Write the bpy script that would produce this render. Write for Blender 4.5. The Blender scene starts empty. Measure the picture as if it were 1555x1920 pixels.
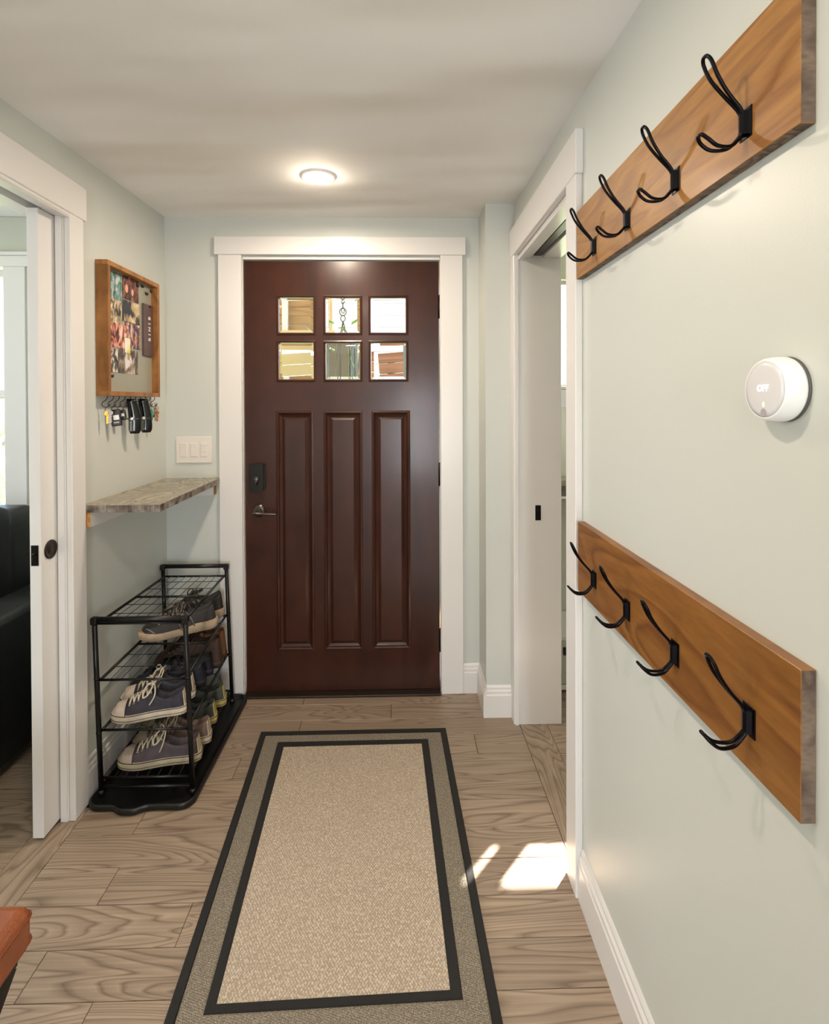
import bpy, bmesh, math, random
from mathutils import Vector, Matrix
random.seed(7)
S = bpy.context.scene
COL = S.collection
PI = math.pi

# ------------------------------------------------------------------ camera
F_PX, CX, CY = 985.2, 773.5, 765.0
yaw, pitch, roll = -.0231, -.0095, -.0035
cam = bpy.data.cameras.new('camera')
cam_o = bpy.data.objects.new('camera', cam); COL.objects.link(cam_o)
cam.sensor_fit = 'HORIZONTAL'; cam.sensor_width = 36
cam.lens = 36 * F_PX / 1555
cam.shift_x = (1555 / 2 - CX) / 1555
cam.shift_y = -(1920 / 2 - CY) / 1555
cam.clip_start = .02
Fv = Vector((-math.sin(yaw) * math.cos(pitch), math.cos(yaw) * math.cos(pitch), math.sin(pitch)))
Rv = Vector((math.cos(yaw), math.sin(yaw), 0)); Uv = Rv.cross(Fv)
RR = math.cos(roll) * Rv + math.sin(roll) * Uv
UU = -math.sin(roll) * Rv + math.cos(roll) * Uv
m = Matrix((RR, UU, -Fv)).transposed().to_4x4(); m.translation = (0, 0, 1.372)
cam_o.matrix_world = m
S.camera = cam_o

# ------------------------------------------------------------------ world, sun, lamps, exposure
W = bpy.data.worlds.new('sky'); S.world = W; W.use_nodes = True
nt = W.node_tree; bg = nt.nodes['Background']
sky = nt.nodes.new('ShaderNodeTexSky'); sky.sky_type = 'NISHITA'; sky.sun_disc = False
sky.sun_elevation = math.radians(44); sky.sun_rotation = math.radians(41); sky.air_density = 1; sky.dust_density = 2.0
nt.links.new(sky.outputs[0], bg.inputs[0]); bg.inputs[1].default_value = .75
sd = Vector((-.66, -.75, -.96)).normalized()
sun = bpy.data.lights.new('sun', 'SUN'); sun.energy = 60; sun.angle = math.radians(.6); sun.color = (1, .95, .88)
sun_o = bpy.data.objects.new('sun', sun); COL.objects.link(sun_o)
sun_o.rotation_euler = sd.to_track_quat('-Z', 'Y').to_euler(); sun_o.location = (4, 6, 6)


def area(name, loc, direction, sx, sy, power, color):
    l = bpy.data.lights.new(name, 'AREA'); l.shape = 'RECTANGLE'; l.size = sx; l.size_y = sy
    l.energy = power; l.color = color
    o = bpy.data.objects.new(name, l); COL.objects.link(o); o.location = loc
    o.rotation_euler = Vector(direction).to_track_quat('-Z', 'Y').to_euler()
    return o


DAY = (.90, .95, 1.0)
area('fill_behind', (.215, -2.66, 1.00), (-.06, 1, .06), .46, 1.2, 52, DAY)          # fill light at an added window behind the camera
area('fill_living', (-3.9, 1.2, 1.5), (1, 0, -.05), 1.4, 1.2, 54, (.94,.97,1.0))              # added fill standing for an unseen side window of the living room
area('daylight_side_room', (1.75, 2.72, 1.75), (0, -1, -.1), .8, .5, 7, (1, .96, .88))   # the side room's window
CAN_W = 11
WARM = (1.0, .83, .66)
S.view_settings.view_transform = 'Standard'; S.view_settings.look = 'None'
S.view_settings.gamma = 1; S.view_settings.use_curve_mapping = False
S.view_settings.exposure = 0.1


# ------------------------------------------------------------------ helpers
def lin(h):
    h = h.lstrip('#'); v = [int(h[i:i + 2], 16) / 255 for i in (0, 2, 4)]
    return tuple((x / 12.92 if x <= .04045 else ((x + .055) / 1.055) ** 2.4) for x in v) + (1,)


def mat(name, color, rough=.5, metal=0, bump=0, bscale=200, coat=0, spec=.5, vary=0, vscale=6):
    M = bpy.data.materials.new(name); M.use_nodes = True
    n = M.node_tree.nodes; L = M.node_tree.links; b = n['Principled BSDF']
    c = lin(color) if isinstance(color, str) else tuple(color) + (1,)
    b.inputs['Base Color'].default_value = c
    b.inputs['Roughness'].default_value = rough; b.inputs['Metallic'].default_value = metal
    b.inputs['Specular IOR Level'].default_value = spec
    b.inputs['Coat Weight'].default_value = coat; b.inputs['Coat Roughness'].default_value = .12
    if bump or vary:
        tc = n.new('ShaderNodeTexCoord')
    if bump:
        t = n.new('ShaderNodeTexNoise'); t.inputs['Scale'].default_value = bscale; t.inputs['Detail'].default_value = 3
        bp = n.new('ShaderNodeBump'); bp.inputs['Strength'].default_value = bump; bp.inputs['Distance'].default_value = .002
        L.new(tc.outputs['Object'], t.inputs['Vector']); L.new(t.outputs['Fac'], bp.inputs['Height']); L.new(bp.outputs[0], b.inputs['Normal'])
    if vary:
        t = n.new('ShaderNodeTexNoise'); t.inputs['Scale'].default_value = vscale; t.inputs['Detail'].default_value = 4
        r = n.new('ShaderNodeValToRGB')
        r.color_ramp.elements[0].color = tuple(x * (1 - vary) for x in c[:3]) + (1,)
        r.color_ramp.elements[1].color = tuple(min(1, x * (1 + vary)) for x in c[:3]) + (1,)
        r.color_ramp.elements[0].position = .3; r.color_ramp.elements[1].position = .7
        L.new(tc.outputs['Object'], t.inputs['Vector']); L.new(t.outputs['Fac'], r.inputs[0]); L.new(r.outputs[0], b.inputs['Base Color'])
    return M


def wood(name, cols, sc=(1, 8, 8), rings=10, rough=.45, rand=True, fine=.35, coat=0, bump=.15, pos=None, warp=.6, vary=.12, spec=.5, spread=40):
    """grain = contour lines of a stretched smooth noise; each object gets its own offset"""
    M = bpy.data.materials.new(name); M.use_nodes = True
    n = M.node_tree.nodes; L = M.node_tree.links; b = n['Principled BSDF']
    b.inputs['Roughness'].default_value = rough; b.inputs['Coat Weight'].default_value = coat
    b.inputs['Coat Roughness'].default_value = .15; b.inputs['Specular IOR Level'].default_value = spec
    tc = n.new('ShaderNodeTexCoord'); mp = n.new('ShaderNodeMapping'); mp.inputs['Scale'].default_value = sc
    L.new(tc.outputs['Object'], mp.inputs[0]); vec = mp.outputs[0]
    if rand:
        oi = n.new('ShaderNodeObjectInfo'); mu = n.new('ShaderNodeMath'); mu.operation = 'MULTIPLY'; mu.inputs[1].default_value = spread
        L.new(oi.outputs['Random'], mu.inputs[0]); ad = n.new('ShaderNodeVectorMath'); ad.operation = 'ADD'
        L.new(vec, ad.inputs[0]); L.new(mu.outputs[0], ad.inputs[1]); vec = ad.outputs[0]
    t = n.new('ShaderNodeTexNoise'); t.inputs['Scale'].default_value = 1; t.inputs['Detail'].default_value = 1.6; t.inputs['Roughness'].default_value = .35
    t.inputs['Distortion'].default_value = warp
    L.new(vec, t.inputs['Vector'])
    m1 = n.new('ShaderNodeMath'); m1.operation = 'MULTIPLY'; m1.inputs[1].default_value = rings; L.new(t.outputs['Fac'], m1.inputs[0])
    m2 = n.new('ShaderNodeMath'); m2.operation = 'FRACT'; L.new(m1.outputs[0], m2.inputs[0])
    r = n.new('ShaderNodeValToRGB'); cr = r.color_ramp
    ps = pos or [0, .35, .8, 1.0]
    cl = [lin(x) for x in cols]
    cr.elements[0].position = ps[0]; cr.elements[0].color = cl[0]
    cr.elements[1].position = ps[-1]; cr.elements[1].color = cl[-1]
    for p_, c_ in zip(ps[1:-1], cl[1:-1]):
        e = cr.elements.new(p_); e.color = c_
    L.new(m2.outputs[0], r.inputs[0])
    # fine fibres
    mp2 = n.new('ShaderNodeVectorMath'); mp2.operation = 'MULTIPLY'; mp2.inputs[1].default_value = (3, 14, 14)
    L.new(vec, mp2.inputs[0])
    t2 = n.new('ShaderNodeTexNoise'); t2.inputs['Scale'].default_value = 1; t2.inputs['Detail'].default_value = 5
    L.new(mp2.outputs[0], t2.inputs['Vector'])
    mr = n.new('ShaderNodeMapRange'); mr.inputs[3].default_value = 1 - fine; mr.inputs[4].default_value = 1 + fine
    mr.inputs[1].default_value = .25; mr.inputs[2].default_value = .75
    L.new(t2.outputs['Fac'], mr.inputs[0])
    mx = n.new('ShaderNodeVectorMath'); mx.operation = 'SCALE'; L.new(r.outputs[0], mx.inputs[0]); L.new(mr.outputs[0], mx.inputs['Scale'])
    out = mx.outputs[0]
    if rand and vary:
        mr2 = n.new('ShaderNodeMapRange'); mr2.inputs[3].default_value = 1 - vary; mr2.inputs[4].default_value = 1 + vary
        L.new(oi.outputs['Random'], mr2.inputs[0])
        mx2 = n.new('ShaderNodeVectorMath'); mx2.operation = 'SCALE'; L.new(out, mx2.inputs[0]); L.new(mr2.outputs[0], mx2.inputs['Scale']); out = mx2.outputs[0]
    L.new(out, b.inputs['Base Color'])
    if bump:
        bp = n.new('ShaderNodeBump'); bp.inputs['Strength'].default_value = bump; bp.inputs['Distance'].default_value = .001
        L.new(t2.outputs['Fac'], bp.inputs['Height']); L.new(bp.outputs[0], b.inputs['Normal'])
    return M


def emis(name, color, strength):
    M = bpy.data.materials.new(name); M.use_nodes = True; n = M.node_tree.nodes
    b = n['Principled BSDF']; c = lin(color) if isinstance(color, str) else tuple(color) + (1,)
    b.inputs['Base Color'].default_value = c; b.inputs['Emission Color'].default_value = c; b.inputs['Emission Strength'].default_value = strength
    return M


def thin_glass(name, tint=(1, 1, 1)):
    M = bpy.data.materials.new(name); M.use_nodes = True; n = M.node_tree.nodes; L = M.node_tree.links
    n.remove(n['Principled BSDF']); out = n['Material Output']
    tr = n.new('ShaderNodeBsdfTransparent'); tr.inputs[0].default_value = tint + (1,)
    gl = n.new('ShaderNodeBsdfGlossy'); gl.inputs['Roughness'].default_value = .03
    mx = n.new('ShaderNodeMixShader'); mx.inputs[0].default_value = .05; L.new(tr.outputs[0], mx.inputs[1]); L.new(gl.outputs[0], mx.inputs[2])
    L.new(mx.outputs[0], out.inputs[0])
    return M


def real_glass(name):
    M = mat(name, (1, 1, 1), .01); b = M.node_tree.nodes['Principled BSDF']
    b.inputs['Transmission Weight'].default_value = 1; b.inputs['IOR'].default_value = 1.5
    return M


class MB:
    def __init__(s): s.bm = bmesh.new(); s.mi = 0

    def v(s, p): return s.bm.verts.new(p)

    def f(s, vs, smooth=False):
        try:
            f = s.bm.faces.new(vs); f.smooth = smooth; f.material_index = s.mi; return f
        except ValueError:
            return None

    def box(s, x0, x1, y0, y1, z0, z1, bev=0, seg=1, R=None, c=None):
        if x0 > x1: x0, x1 = x1, x0
        if y0 > y1: y0, y1 = y1, y0
        if z0 > z1: z0, z1 = z1, z0
        P = [Vector(p) for p in ((x0, y0, z0), (x1, y0, z0), (x1, y1, z0), (x0, y1, z0), (x0, y0, z1), (x1, y0, z1), (x1, y1, z1), (x0, y1, z1))]
        if R is not None:
            cc = Vector(c) if c else sum(P, Vector()) / 8
            P = [R @ (p - cc) + cc for p in P]
        V = [s.v(p) for p in P]
        fs = [s.f([V[i] for i in q]) for q in ((0, 3, 2, 1), (4, 5, 6, 7), (0, 1, 5, 4), (1, 2, 6, 5), (2, 3, 7, 6), (3, 0, 4, 7))]
        if bev:
            es = list({e for f in fs for e in f.edges})
            r = bmesh.ops.bevel(s.bm, geom=es, offset=bev, segments=seg, profile=.5, affect='EDGES')
            if seg > 1:
                for f in r['faces']: f.smooth = True
        return s

    def prism(s, pts, d):
        """closed polygon pts swept by vector d"""
        a = [s.v(p) for p in pts]; b = [s.v(Vector(p) + Vector(d)) for p in pts]
        n = len(a)
        s.f(a[::-1]); s.f(b)
        for i in range(n): s.f([a[i], a[(i + 1) % n], b[(i + 1) % n], b[i]])
        return s

    def tube(s, pts, r, seg=8, closed=False, cap=True, flat=1.0):
        P = [Vector(p) for p in pts]; n = len(P); rings = []
        rr = r if isinstance(r, (list, tuple)) else [r] * n
        up = None
        for i in range(n):
            if closed: t = (P[(i + 1) % n] - P[i - 1])
            else: t = P[min(i + 1, n - 1)] - P[max(i - 1, 0)]
            t.normalize()
            if up is None:
                up = Vector((0, 0, 1)) if abs(t.z) < .9 else Vector((1, 0, 0))
            a = up - t * up.dot(t)
            if a.length < 1e-4: a = t.orthogonal()
            a.normalize(); b = t.cross(a); up = a
            rings.append([s.v(P[i] + rr[i] * (math.cos(2 * PI * k / seg) * a * flat + math.sin(2 * PI * k / seg) * b)) for k in range(seg)])
        m_ = n if closed else n - 1
        for i in range(m_):
            A, B = rings[i], rings[(i + 1) % n]
            for k in range(seg): s.f([A[k], A[(k + 1) % seg], B[(k + 1) % seg], B[k]], True)
        if cap and not closed: s.f(rings[0][::-1]); s.f(rings[-1])
        return s

    def lathe(s, prof, c=(0, 0, 0), axis='Z', seg=32, smooth=True):
        """prof: (radius, height) pairs along the axis"""
        c = Vector(c); rings = []
        for r, h in prof:
            ring = []
            for k in range(seg):
                a = 2 * PI * k / seg; x, y = r * math.cos(a), r * math.sin(a)
                p = {'Z': (x, y, h), 'X': (h, x, y), 'Y': (y, h, x)}[axis]
                ring.append(s.v(c + Vector(p)))
            rings.append(ring)
        for A, B in zip(rings, rings[1:]):
            for k in range(seg): s.f([A[k], A[(k + 1) % seg], B[(k + 1) % seg], B[k]], smooth)
        s.f(rings[0][::-1]); s.f(rings[-1])
        return s

    def rings(s, rects, fill=True, first=False):
        """rects: list of 4-point loops, lofted"""
        Q = [[s.v(p) for p in r] for r in rects]
        for A, B in zip(Q, Q[1:]):
            for k in range(4): s.f([A[k], A[(k + 1) % 4], B[(k + 1) % 4], B[k]])
        if fill: s.f(Q[-1])
        if first: s.f(Q[0][::-1])
        return s

    def build(s, name, M, parent=None, loc=None, sub=0, recalc=True, smooth=None, xf=None):
        if recalc: bmesh.ops.recalc_face_normals(s.bm, faces=s.bm.faces[:])
        if xf is not None: s.bm.transform(xf)
        off = Vector((0, 0, 0))
        if loc is not None: off = Vector(loc)
        if parent is not None and parent.get('_o') is not None: off = Vector(parent['_o'])
        if off.length: s.bm.transform(Matrix.Translation(-off))
        me = bpy.data.meshes.new(name); s.bm.to_mesh(me); s.bm.free()
        for mm in (M if isinstance(M, (list, tuple)) else [M]): me.materials.append(mm)
        if smooth:
            for p in me.polygons: p.use_smooth = True
        o = bpy.data.objects.new(name, me); COL.objects.link(o)
        if sub:
            sb = o.modifiers.new('sub', 'SUBSURF'); sb.levels = sub; sb.render_levels = sub
        if parent is not None:
            o.parent = parent
            if parent.get('_o') is not None: o['_o'] = (0., 0., 0.) if False else tuple(off)
        else:
            o.location = off; o['_o'] = tuple(off)
        return o


def thing(name, label, cat, loc=(0, 0, 0), group=None, kind=None, rot=None):
    o = bpy.data.objects.new(name, None); COL.objects.link(o); o.location = loc; o.empty_display_size = .05
    o['_o'] = tuple(float(a) for a in loc)
    tag(o, label, cat, group, kind)
    return o


def tag(o, label=None, cat=None, group=None, kind=None):
    if label: o['label'] = label
    if cat: o['category'] = cat
    if group: o['group'] = group
    if kind: o['kind'] = kind
    return o


def copy_tree(o, parent=None):
    c = o.copy(); COL.objects.link(c)
    if parent is not None: c.parent = parent
    for ch in o.children: copy_tree(ch, c)
    return c


def text_mesh(txt, size, M, name, parent, mtx, depth=.0006, bold=0):
    cu = bpy.data.curves.new('txt', 'FONT'); cu.body = txt; cu.size = size; cu.align_x = 'CENTER'; cu.align_y = 'CENTER'
    cu.extrude = depth; cu.offset = bold
    to = bpy.data.objects.new('txt', cu); COL.objects.link(to)
    bpy.context.view_layer.update()
    me = bpy.data.meshes.new_from_object(to.evaluated_get(bpy.context.evaluated_depsgraph_get()))
    bpy.data.objects.remove(to)
    off = Vector(parent['_o']) if parent is not None else Vector()
    me.transform(Matrix.Translation(-off) @ mtx)
    me.materials.clear(); me.materials.append(M)
    o = bpy.data.objects.new(name, me); COL.objects.link(o); o.parent = parent
    return o


def catmull(P, n=6, closed=False):
    P = [Vector(p) for p in P]; out = []; N = len(P)
    rng = range(N) if closed else range(N - 1)
    for i in rng:
        if closed: p0, p1, p2, p3 = P[i - 1], P[i], P[(i + 1) % N], P[(i + 2) % N]
        else: p0, p1, p2, p3 = P[max(i - 1, 0)], P[i], P[i + 1], P[min(i + 2, N - 1)]
        for k in range(n):
            t = k / n
            out.append(.5 * ((2 * p1) + (-p0 + p2) * t + (2 * p0 - 5 * p1 + 4 * p2 - p3) * t * t + (-p0 + 3 * p1 - 3 * p2 + p3) * t ** 3))
    if not closed: out.append(P[-1])
    return out


# ------------------------------------------------------------------ materials
PAINT = mat('sage wall paint', (.60, .622, .58), .38, bump=.08, bscale=260)
PAINT2 = mat('living room paint', (.50, .51, .44), .45, bump=.08, bscale=260)
TRIM = mat('white trim paint', (.75, .73, .71), .28, bump=.03, bscale=90)
CEIL = mat('ceiling paint', (.90, .89, .865), .8)
_n = CEIL.node_tree.nodes; _L = CEIL.node_tree.links
_tc = _n.new('ShaderNodeTexCoord'); _mp = _n.new('ShaderNodeMapping'); _mp.inputs['Scale'].default_value = (.9, 2.6, 1)
_mp.inputs['Rotation'].default_value = (0, 0, .25)
_t = _n.new('ShaderNodeTexNoise'); _t.inputs['Scale'].default_value = 1.0; _t.inputs['Detail'].default_value = 1.5
_b = _n.new('ShaderNodeBump'); _b.inputs['Strength'].default_value = 1; _b.inputs['Distance'].default_value = .09
_L.new(_tc.outputs['Object'], _mp.inputs[0]); _L.new(_mp.outputs[0], _t.inputs['Vector']); _L.new(_t.outputs['Fac'], _b.inputs['Height']); _L.new(_b.outputs[0], _n['Principled BSDF'].inputs['Normal'])
FLOORW = wood('ash floor', ['#756353', '#95826f', '#a08d7a', '#82705f'], sc=(.95, 8.5, 8.5), rings=24, rough=.36, fine=.2, pos=[0, .22, .8, 1], warp=.55, vary=.09, bump=.08)
FLOORY = wood('ash floor crosswise', ['#756353', '#95826f', '#a08d7a', '#82705f'], sc=(8.5, .95, 8.5), rings=24, rough=.36, fine=.2, pos=[0, .22, .8, 1], warp=.55, vary=.09, bump=.08)
SUBF = mat('subfloor', '#3a3028', .9)
MAHOG = wood('mahogany door', ['#331910', '#3a1d13', '#3f2116', '#351b12'], sc=(5, 5, .7), rings=3, rough=.3, rand=False, fine=.18, coat=.12, bump=.05, vary=0, spec=.32)
BRONZE = mat('oil rubbed bronze', '#1a1715', .38, .7)
STEEL = mat('dark nickel', '#6a615a', .3, 1)
BLACKM = mat('black powder coat', '#0e0d0d', .35, .2)
BLACKP = mat('black plastic', '#0c0b0b', .42)
PINE = wood('stained pine', ['#845525', '#93652d', '#9e6f35', '#8c5d2a'], sc=(6, 1.3, 9), rings=7, rough=.45, fine=.16, rand=True, coat=.04, vary=.03, spread=3)
PINE2 = wood('darker stained pine', ['#72451e', '#815323', '#8c5d2a', '#794b20'], sc=(6, 1.3, 9), rings=8, rough=.42, fine=.18, rand=True, coat=.06, vary=.03, spread=3)
ENDG = wood('weathered end grain', ['#4a3b31', '#6b5a4c', '#7a6857', '#554538'], sc=(20, 20, 12), rings=5, rough=.7, fine=.3, rand=False, vary=0)
FRAMEW = wood('honey frame wood', ['#80501f', '#9a6530', '#a46e36', '#8a5826'], sc=(8, 8, 2.2), rings=5, rough=.4, fine=.2, rand=True)
RAWW = mat('raw pine end', '#c08a4a', .7, vary=.35, vscale=120)
STONE = None
GLASS = thin_glass('window glass')
RGLASS = real_glass('bevelled glass')
WHITEP = mat('white plastic', '#e8e6e2', .3)
SWITCHP = mat('switch plastic', (.74, .69, .64), .35)
LEATHB = mat('black leather', '#0b0b0c', .38, bump=.35, bscale=300)
LEATHG = mat('dark grey leather', '#2b2b29', .45, bump=.3, bscale=300)
LEATHO = mat('cognac leather', '#8c4a22', .36, bump=.3, bscale=260, vary=.18, vscale=9, coat=.1)


def stone_mat():
    M = bpy.data.materials.new('veined stone'); M.use_nodes = True
    n = M.node_tree.nodes; L = M.node_tree.links; b = n['Principled BSDF']; b.inputs['Roughness'].default_value = .22
    tc = n.new('ShaderNodeTexCoord'); mp = n.new('ShaderNodeMapping'); mp.inputs['Rotation'].default_value = (0, 0, .6); mp.inputs['Scale'].default_value = (6, 2.0, 6)
    L.new(tc.outputs['Object'], mp.inputs[0])
    t = n.new('ShaderNodeTexNoise'); t.inputs['Scale'].default_value = 1.3; t.inputs['Detail'].default_value = 4.5; t.inputs['Distortion'].default_value = 1.8
    L.new(mp.outputs[0], t.inputs[0])
    r = n.new('ShaderNodeValToRGB'); cr = r.color_ramp
    cs = [(.25, '#4b4438'), (.38, '#857a66'), (.47, '#9a8f79'), (.52, '#6f6858'), (.58, '#a69a82'), (.66, '#8b8069'), (.8, '#b5ab95')]
    cr.elements[0].position = cs[0][0]; cr.elements[0].color = lin(cs[0][1]); cr.elements[1].position = cs[-1][0]; cr.elements[1].color = lin(cs[-1][1])
    for p_, c_ in cs[1:-1]: e = cr.elements.new(p_); e.color = lin(c_)
    L.new(t.outputs['Fac'], r.inputs[0]); L.new(r.outputs[0], b.inputs['Base Color'])
    return M


STONE = stone_mat()


def stone_edge():
    M = bpy.data.materials.new('rough stone edge'); M.use_nodes = True
    n = M.node_tree.nodes; L = M.node_tree.links; b = n['Principled BSDF']; b.inputs['Roughness'].default_value = .5
    tc = n.new('ShaderNodeTexCoord'); t = n.new('ShaderNodeTexNoise'); t.inputs['Scale'].default_value = 26; t.inputs['Detail'].default_value = 6
    L.new(tc.outputs['Object'], t.inputs[0]); r = n.new('ShaderNodeValToRGB'); cr = r.color_ramp
    cr.elements[0].position = .3; cr.elements[0].color = lin('#3b332c'); cr.elements[1].position = .72; cr.elements[1].color = lin('#a79e92')
    e = cr.elements.new(.5); e.color = lin('#766b61')
    L.new(t.outputs['Fac'], r.inputs[0]); L.new(r.outputs[0], b.inputs['Base Color'])
    return M


STONEE = stone_edge()

# ------------------------------------------------------------------ room shell
XL, XR, YB = -1.093, .50, 2.475
XLo, XRo = -1.207, .672


def zc(y): return 2.242 - .030 * (2.488 - y)


def wallbox(b, x0, x1, y0, y1, z0=0.0, z1=None):
    """box whose top follows the gently sloping ceiling when z1 is None"""
    if z1 is not None: return b.box(x0, x1, y0, y1, z0, z1)
    P = [(x0, y0, z0), (x1, y0, z0), (x1, y1, z0), (x0, y1, z0), (x0, y0, zc(y0)), (x1, y0, zc(y0)), (x1, y1, zc(y1)), (x0, y1, zc(y1))]
    V = [b.v(p) for p in P]
    for q in ((0, 3, 2, 1), (4, 5, 6, 7), (0, 1, 5, 4), (1, 2, 6, 5), (2, 3, 7, 6), (3, 0, 4, 7)): b.f([V[i] for i in q])
    return b


def struct(o, label, cat):
    return tag(o, label, cat, kind='structure')


YN = -2.6
# left wall with the wide opening
b = MB()
wallbox(b, XLo, XL, 1.78, YB + .2)
wallbox(b, XLo, XL, .80, 1.78, 2.02)
wallbox(b, XLo, XL, YN, .80)
struct(b.build('wall_left', PAINT), 'pale sage painted wall on the left with a wide doorway', 'wall')
b = MB()
wallbox(b, XR, XRo, 2.255, YB + .2)
wallbox(b, XR, XRo, 1.49, 2.255, 2.02)
wallbox(b, XR, XRo, YN, 1.49)
wallbox(b, .372, XR, 2.28, YB)
struct(b.build('wall_right', PAINT), 'pale sage painted wall on the right with plank racks and narrow doorway', 'wall')
b = MB()
DX0, DX1 = -.730, .184
wallbox(b, XL, DX0 - .012, YB, YB + .125)
wallbox(b, DX1 + .012, XR, YB, YB + .125)
wallbox(b, DX0 - .012, DX1 + .012, YB, YB + .125, 2.055)
struct(b.build('wall_back', PAINT), 'sage wall around the dark front door', 'wall')
# wall behind the camera with an added window for the fill daylight
b = MB()
wallbox(b, XL, -.03, YN - .12, YN); wallbox(b, .46, XR, YN - .12, YN)
b.box(-.03, .46, YN - .12, YN, 0, .36)
wallbox(b, -.03, .46, YN - .12, YN, 1.64)
struct(b.build('wall_front', PAINT), 'sage wall behind the camera with an added tall window', 'wall')
wf = thing('added_window', 'added tall narrow white window behind the camera', 'window', (.215, YN - .05, 1.0), kind='structure')
b = MB()
for a in ((-.03, 0, .36, 1.64), (.43, .46, .36, 1.64), (-.03, .46, .36, .40), (-.03, .46, 1.60, 1.64)):
    b.box(a[0], a[1], YN - .09, YN - .03, a[2], a[3])
b.build('window_frame', TRIM, wf)
MB().box(0, .43, YN - .062, YN - .058, .4, 1.6).build('window_pane', GLASS, wf)

# ceiling
b = MB()
n = 26
P = [(-4.3, y, zc(y)) for y in (YN - .2, YB + .2)]
x0, x1 = -4.4, 3.0
y0, y1 = YN - .2, 2.95
V = [b.v(p) for p in ((x0, y0, zc(y0)), (x1, y0, zc(y0)), (x1, y1, zc(y1)), (x0, y1, zc(y1)), (x0, y0, zc(y0) + .12), (x1, y0, zc(y0) + .12), (x1, y1, zc(y1) + .12), (x0, y1, zc(y1) + .12))]
for q in ((0, 3, 2, 1), (4, 5, 6, 7), (0, 1, 5, 4), (1, 2, 6, 5), (2, 3, 7, 6), (3, 0, 4, 7)): b.f([V[i] for i in q])
struct(b.build('ceiling', CEIL), 'off-white plaster ceiling sloping slightly over the entry hall', 'ceiling')

# floor slab and planks
fl = MB().box(-4.4, 3.0, YN - .2, 2.95, -.12, -.0125).build('floor', SUBF)
struct(fl, 'grey-brown wood plank floor of the hall', 'floor')


def plank(x0, x1, y0, y1, M):
    g = .0007; c = .0011
    x0 += g; x1 -= g; y0 += g; y1 -= g
    cx, cy = (x0 + x1) / 2, (y0 + y1) / 2
    b = MB()
    lo = [(x0, y0, -.012), (x1, y0, -.012), (x1, y1, -.012), (x0, y1, -.012)]
    mi = [(x0, y0, -c), (x1, y0, -c), (x1, y1, -c), (x0, y1, -c)]
    hi = [(x0 + c, y0 + c, 0), (x1 - c, y0 + c, 0), (x1 - c, y1 - c, 0), (x0 + c, y1 - c, 0)]
    b.rings([lo, mi, hi])
    b.bm.transform(Matrix.Translation((-cx, -cy, 0)))
    me_o = b.build('plank', M, fl)
    me_o.location = (cx, cy, 0)
    return me_o


fl['_o'] = (0., 0., 0.)
PW = .118
HX0, HX1 = -1.062, .505
known = {0: [-.89], 1: [-.575], 2: [-.836, .20], 3: [-.30], 4: [-.86], 5: [.02], 6: [-.62], 7: [.30, -.95], 8: [-.43], 9: [-.045], 10: [-.45], -1: [-.71]}
r_ = -33
for r_ in range(-33, 11):
    ya = 1.21 + PW * r_; yb = ya + PW
    if r_ == 10: yb = 2.50
    if ya < YN: continue
    js = known.get(r_)
    if js is None:
        js = [HX0 + random.uniform(.3, 1.25)]
    xs = [HX0] + sorted(js) + [HX1]
    if yb > 2.282:
        pass
    for a, c_ in zip(xs, xs[1:]): plank(a, c_, ya, yb, FLOORW)
# border strips under the two pocket doors
ys = [.80, 1.55, 2.47]
for a, c_ in zip([-.4, .38, 1.16], [.38, 1.16, 1.80]): plank(HX0 - .115, HX0, a, c_, FLOORY)
plank(HX1, HX1 + .115, 1.40, 2.28, FLOORY)
for k, ya in enumerate([.72 + PW * i for i in range(15)]):
    yb = min(ya + PW, 2.474)
    j = -1.7 - .5 * ((k * 37) % 10) / 10
    plank(-2.9, j, ya, yb, FLOORW); plank(j, HX0 - .115, ya, yb, FLOORW)
for k, ya in enumerate([1.32 + PW * i for i in range(12)]):
    plank(HX1 + .115, 1.5 + .3 * (k % 3), ya, min(ya + PW, 2.73), FLOORW)

# side room (right) shell
b = MB()
b.box(XRo, .78, 2.75, 2.87, 0, 2.24)
b.box(.78, 2.2, 2.75, 2.87, 0, 1.459); b.box(.78, 2.2, 2.75, 2.87, 2.02, 2.24)
b.box(2.2, 2.9, 2.75, 2.87, 0, 2.24)
b.box(1.378, 1.433, 2.800, 2.822, 1.459, 2.02)  # unseen mullion added to split off the narrow sun streak
struct(b.build('wall_side_room_back', mat('cream paint', (.66, .66, .56), .5)), 'cream back wall of the side room with a high window', 'wall')
struct(MB().box(2.8, 2.92, .5, 2.87, 0, 2.24).build('wall_side_room_far', PAINT), 'far wall of the side room', 'wall')
struct(MB().box(XRo, 2.9, .5, .62, 0, 2.24).build('wall_side_room_near', PAINT), 'near wall of the side room', 'wall')
w2 = thing('window_2', 'bright high window glimpsed through the narrow right doorway', 'window', (1.0, 2.80, 1.7), kind='structure')
for (xa, xb) in ((.78, 1.378), (1.433, 2.2)):
    b = MB()
    for q in ((xa, xa + (.022 if xa < 1 else .004), 1.459, 2.02), (xb - (.004 if xb < 1.4 else .03), xb, 1.459, 2.02), (xa, xb, 1.459, 1.466), (xa, xb, 2.0, 2.02)):
        b.box(q[0], q[1], 2.79, 2.83, q[2], q[3])
    b.build('window_frame', TRIM, w2)
    MB().box(xa + .02, xb - .02, 2.808, 2.811, 1.47, 2.0).build('window_pane', GLASS, w2)
MB().box(.74, 2.24, 2.742, 2.79, 1.438, 1.459, .003).build('window_sill', TRIM, w2)
MB().box(.74, 2.24, 2.735, 2.75, 1.345, 1.438, .003).build('window_apron', TRIM, w2)

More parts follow.
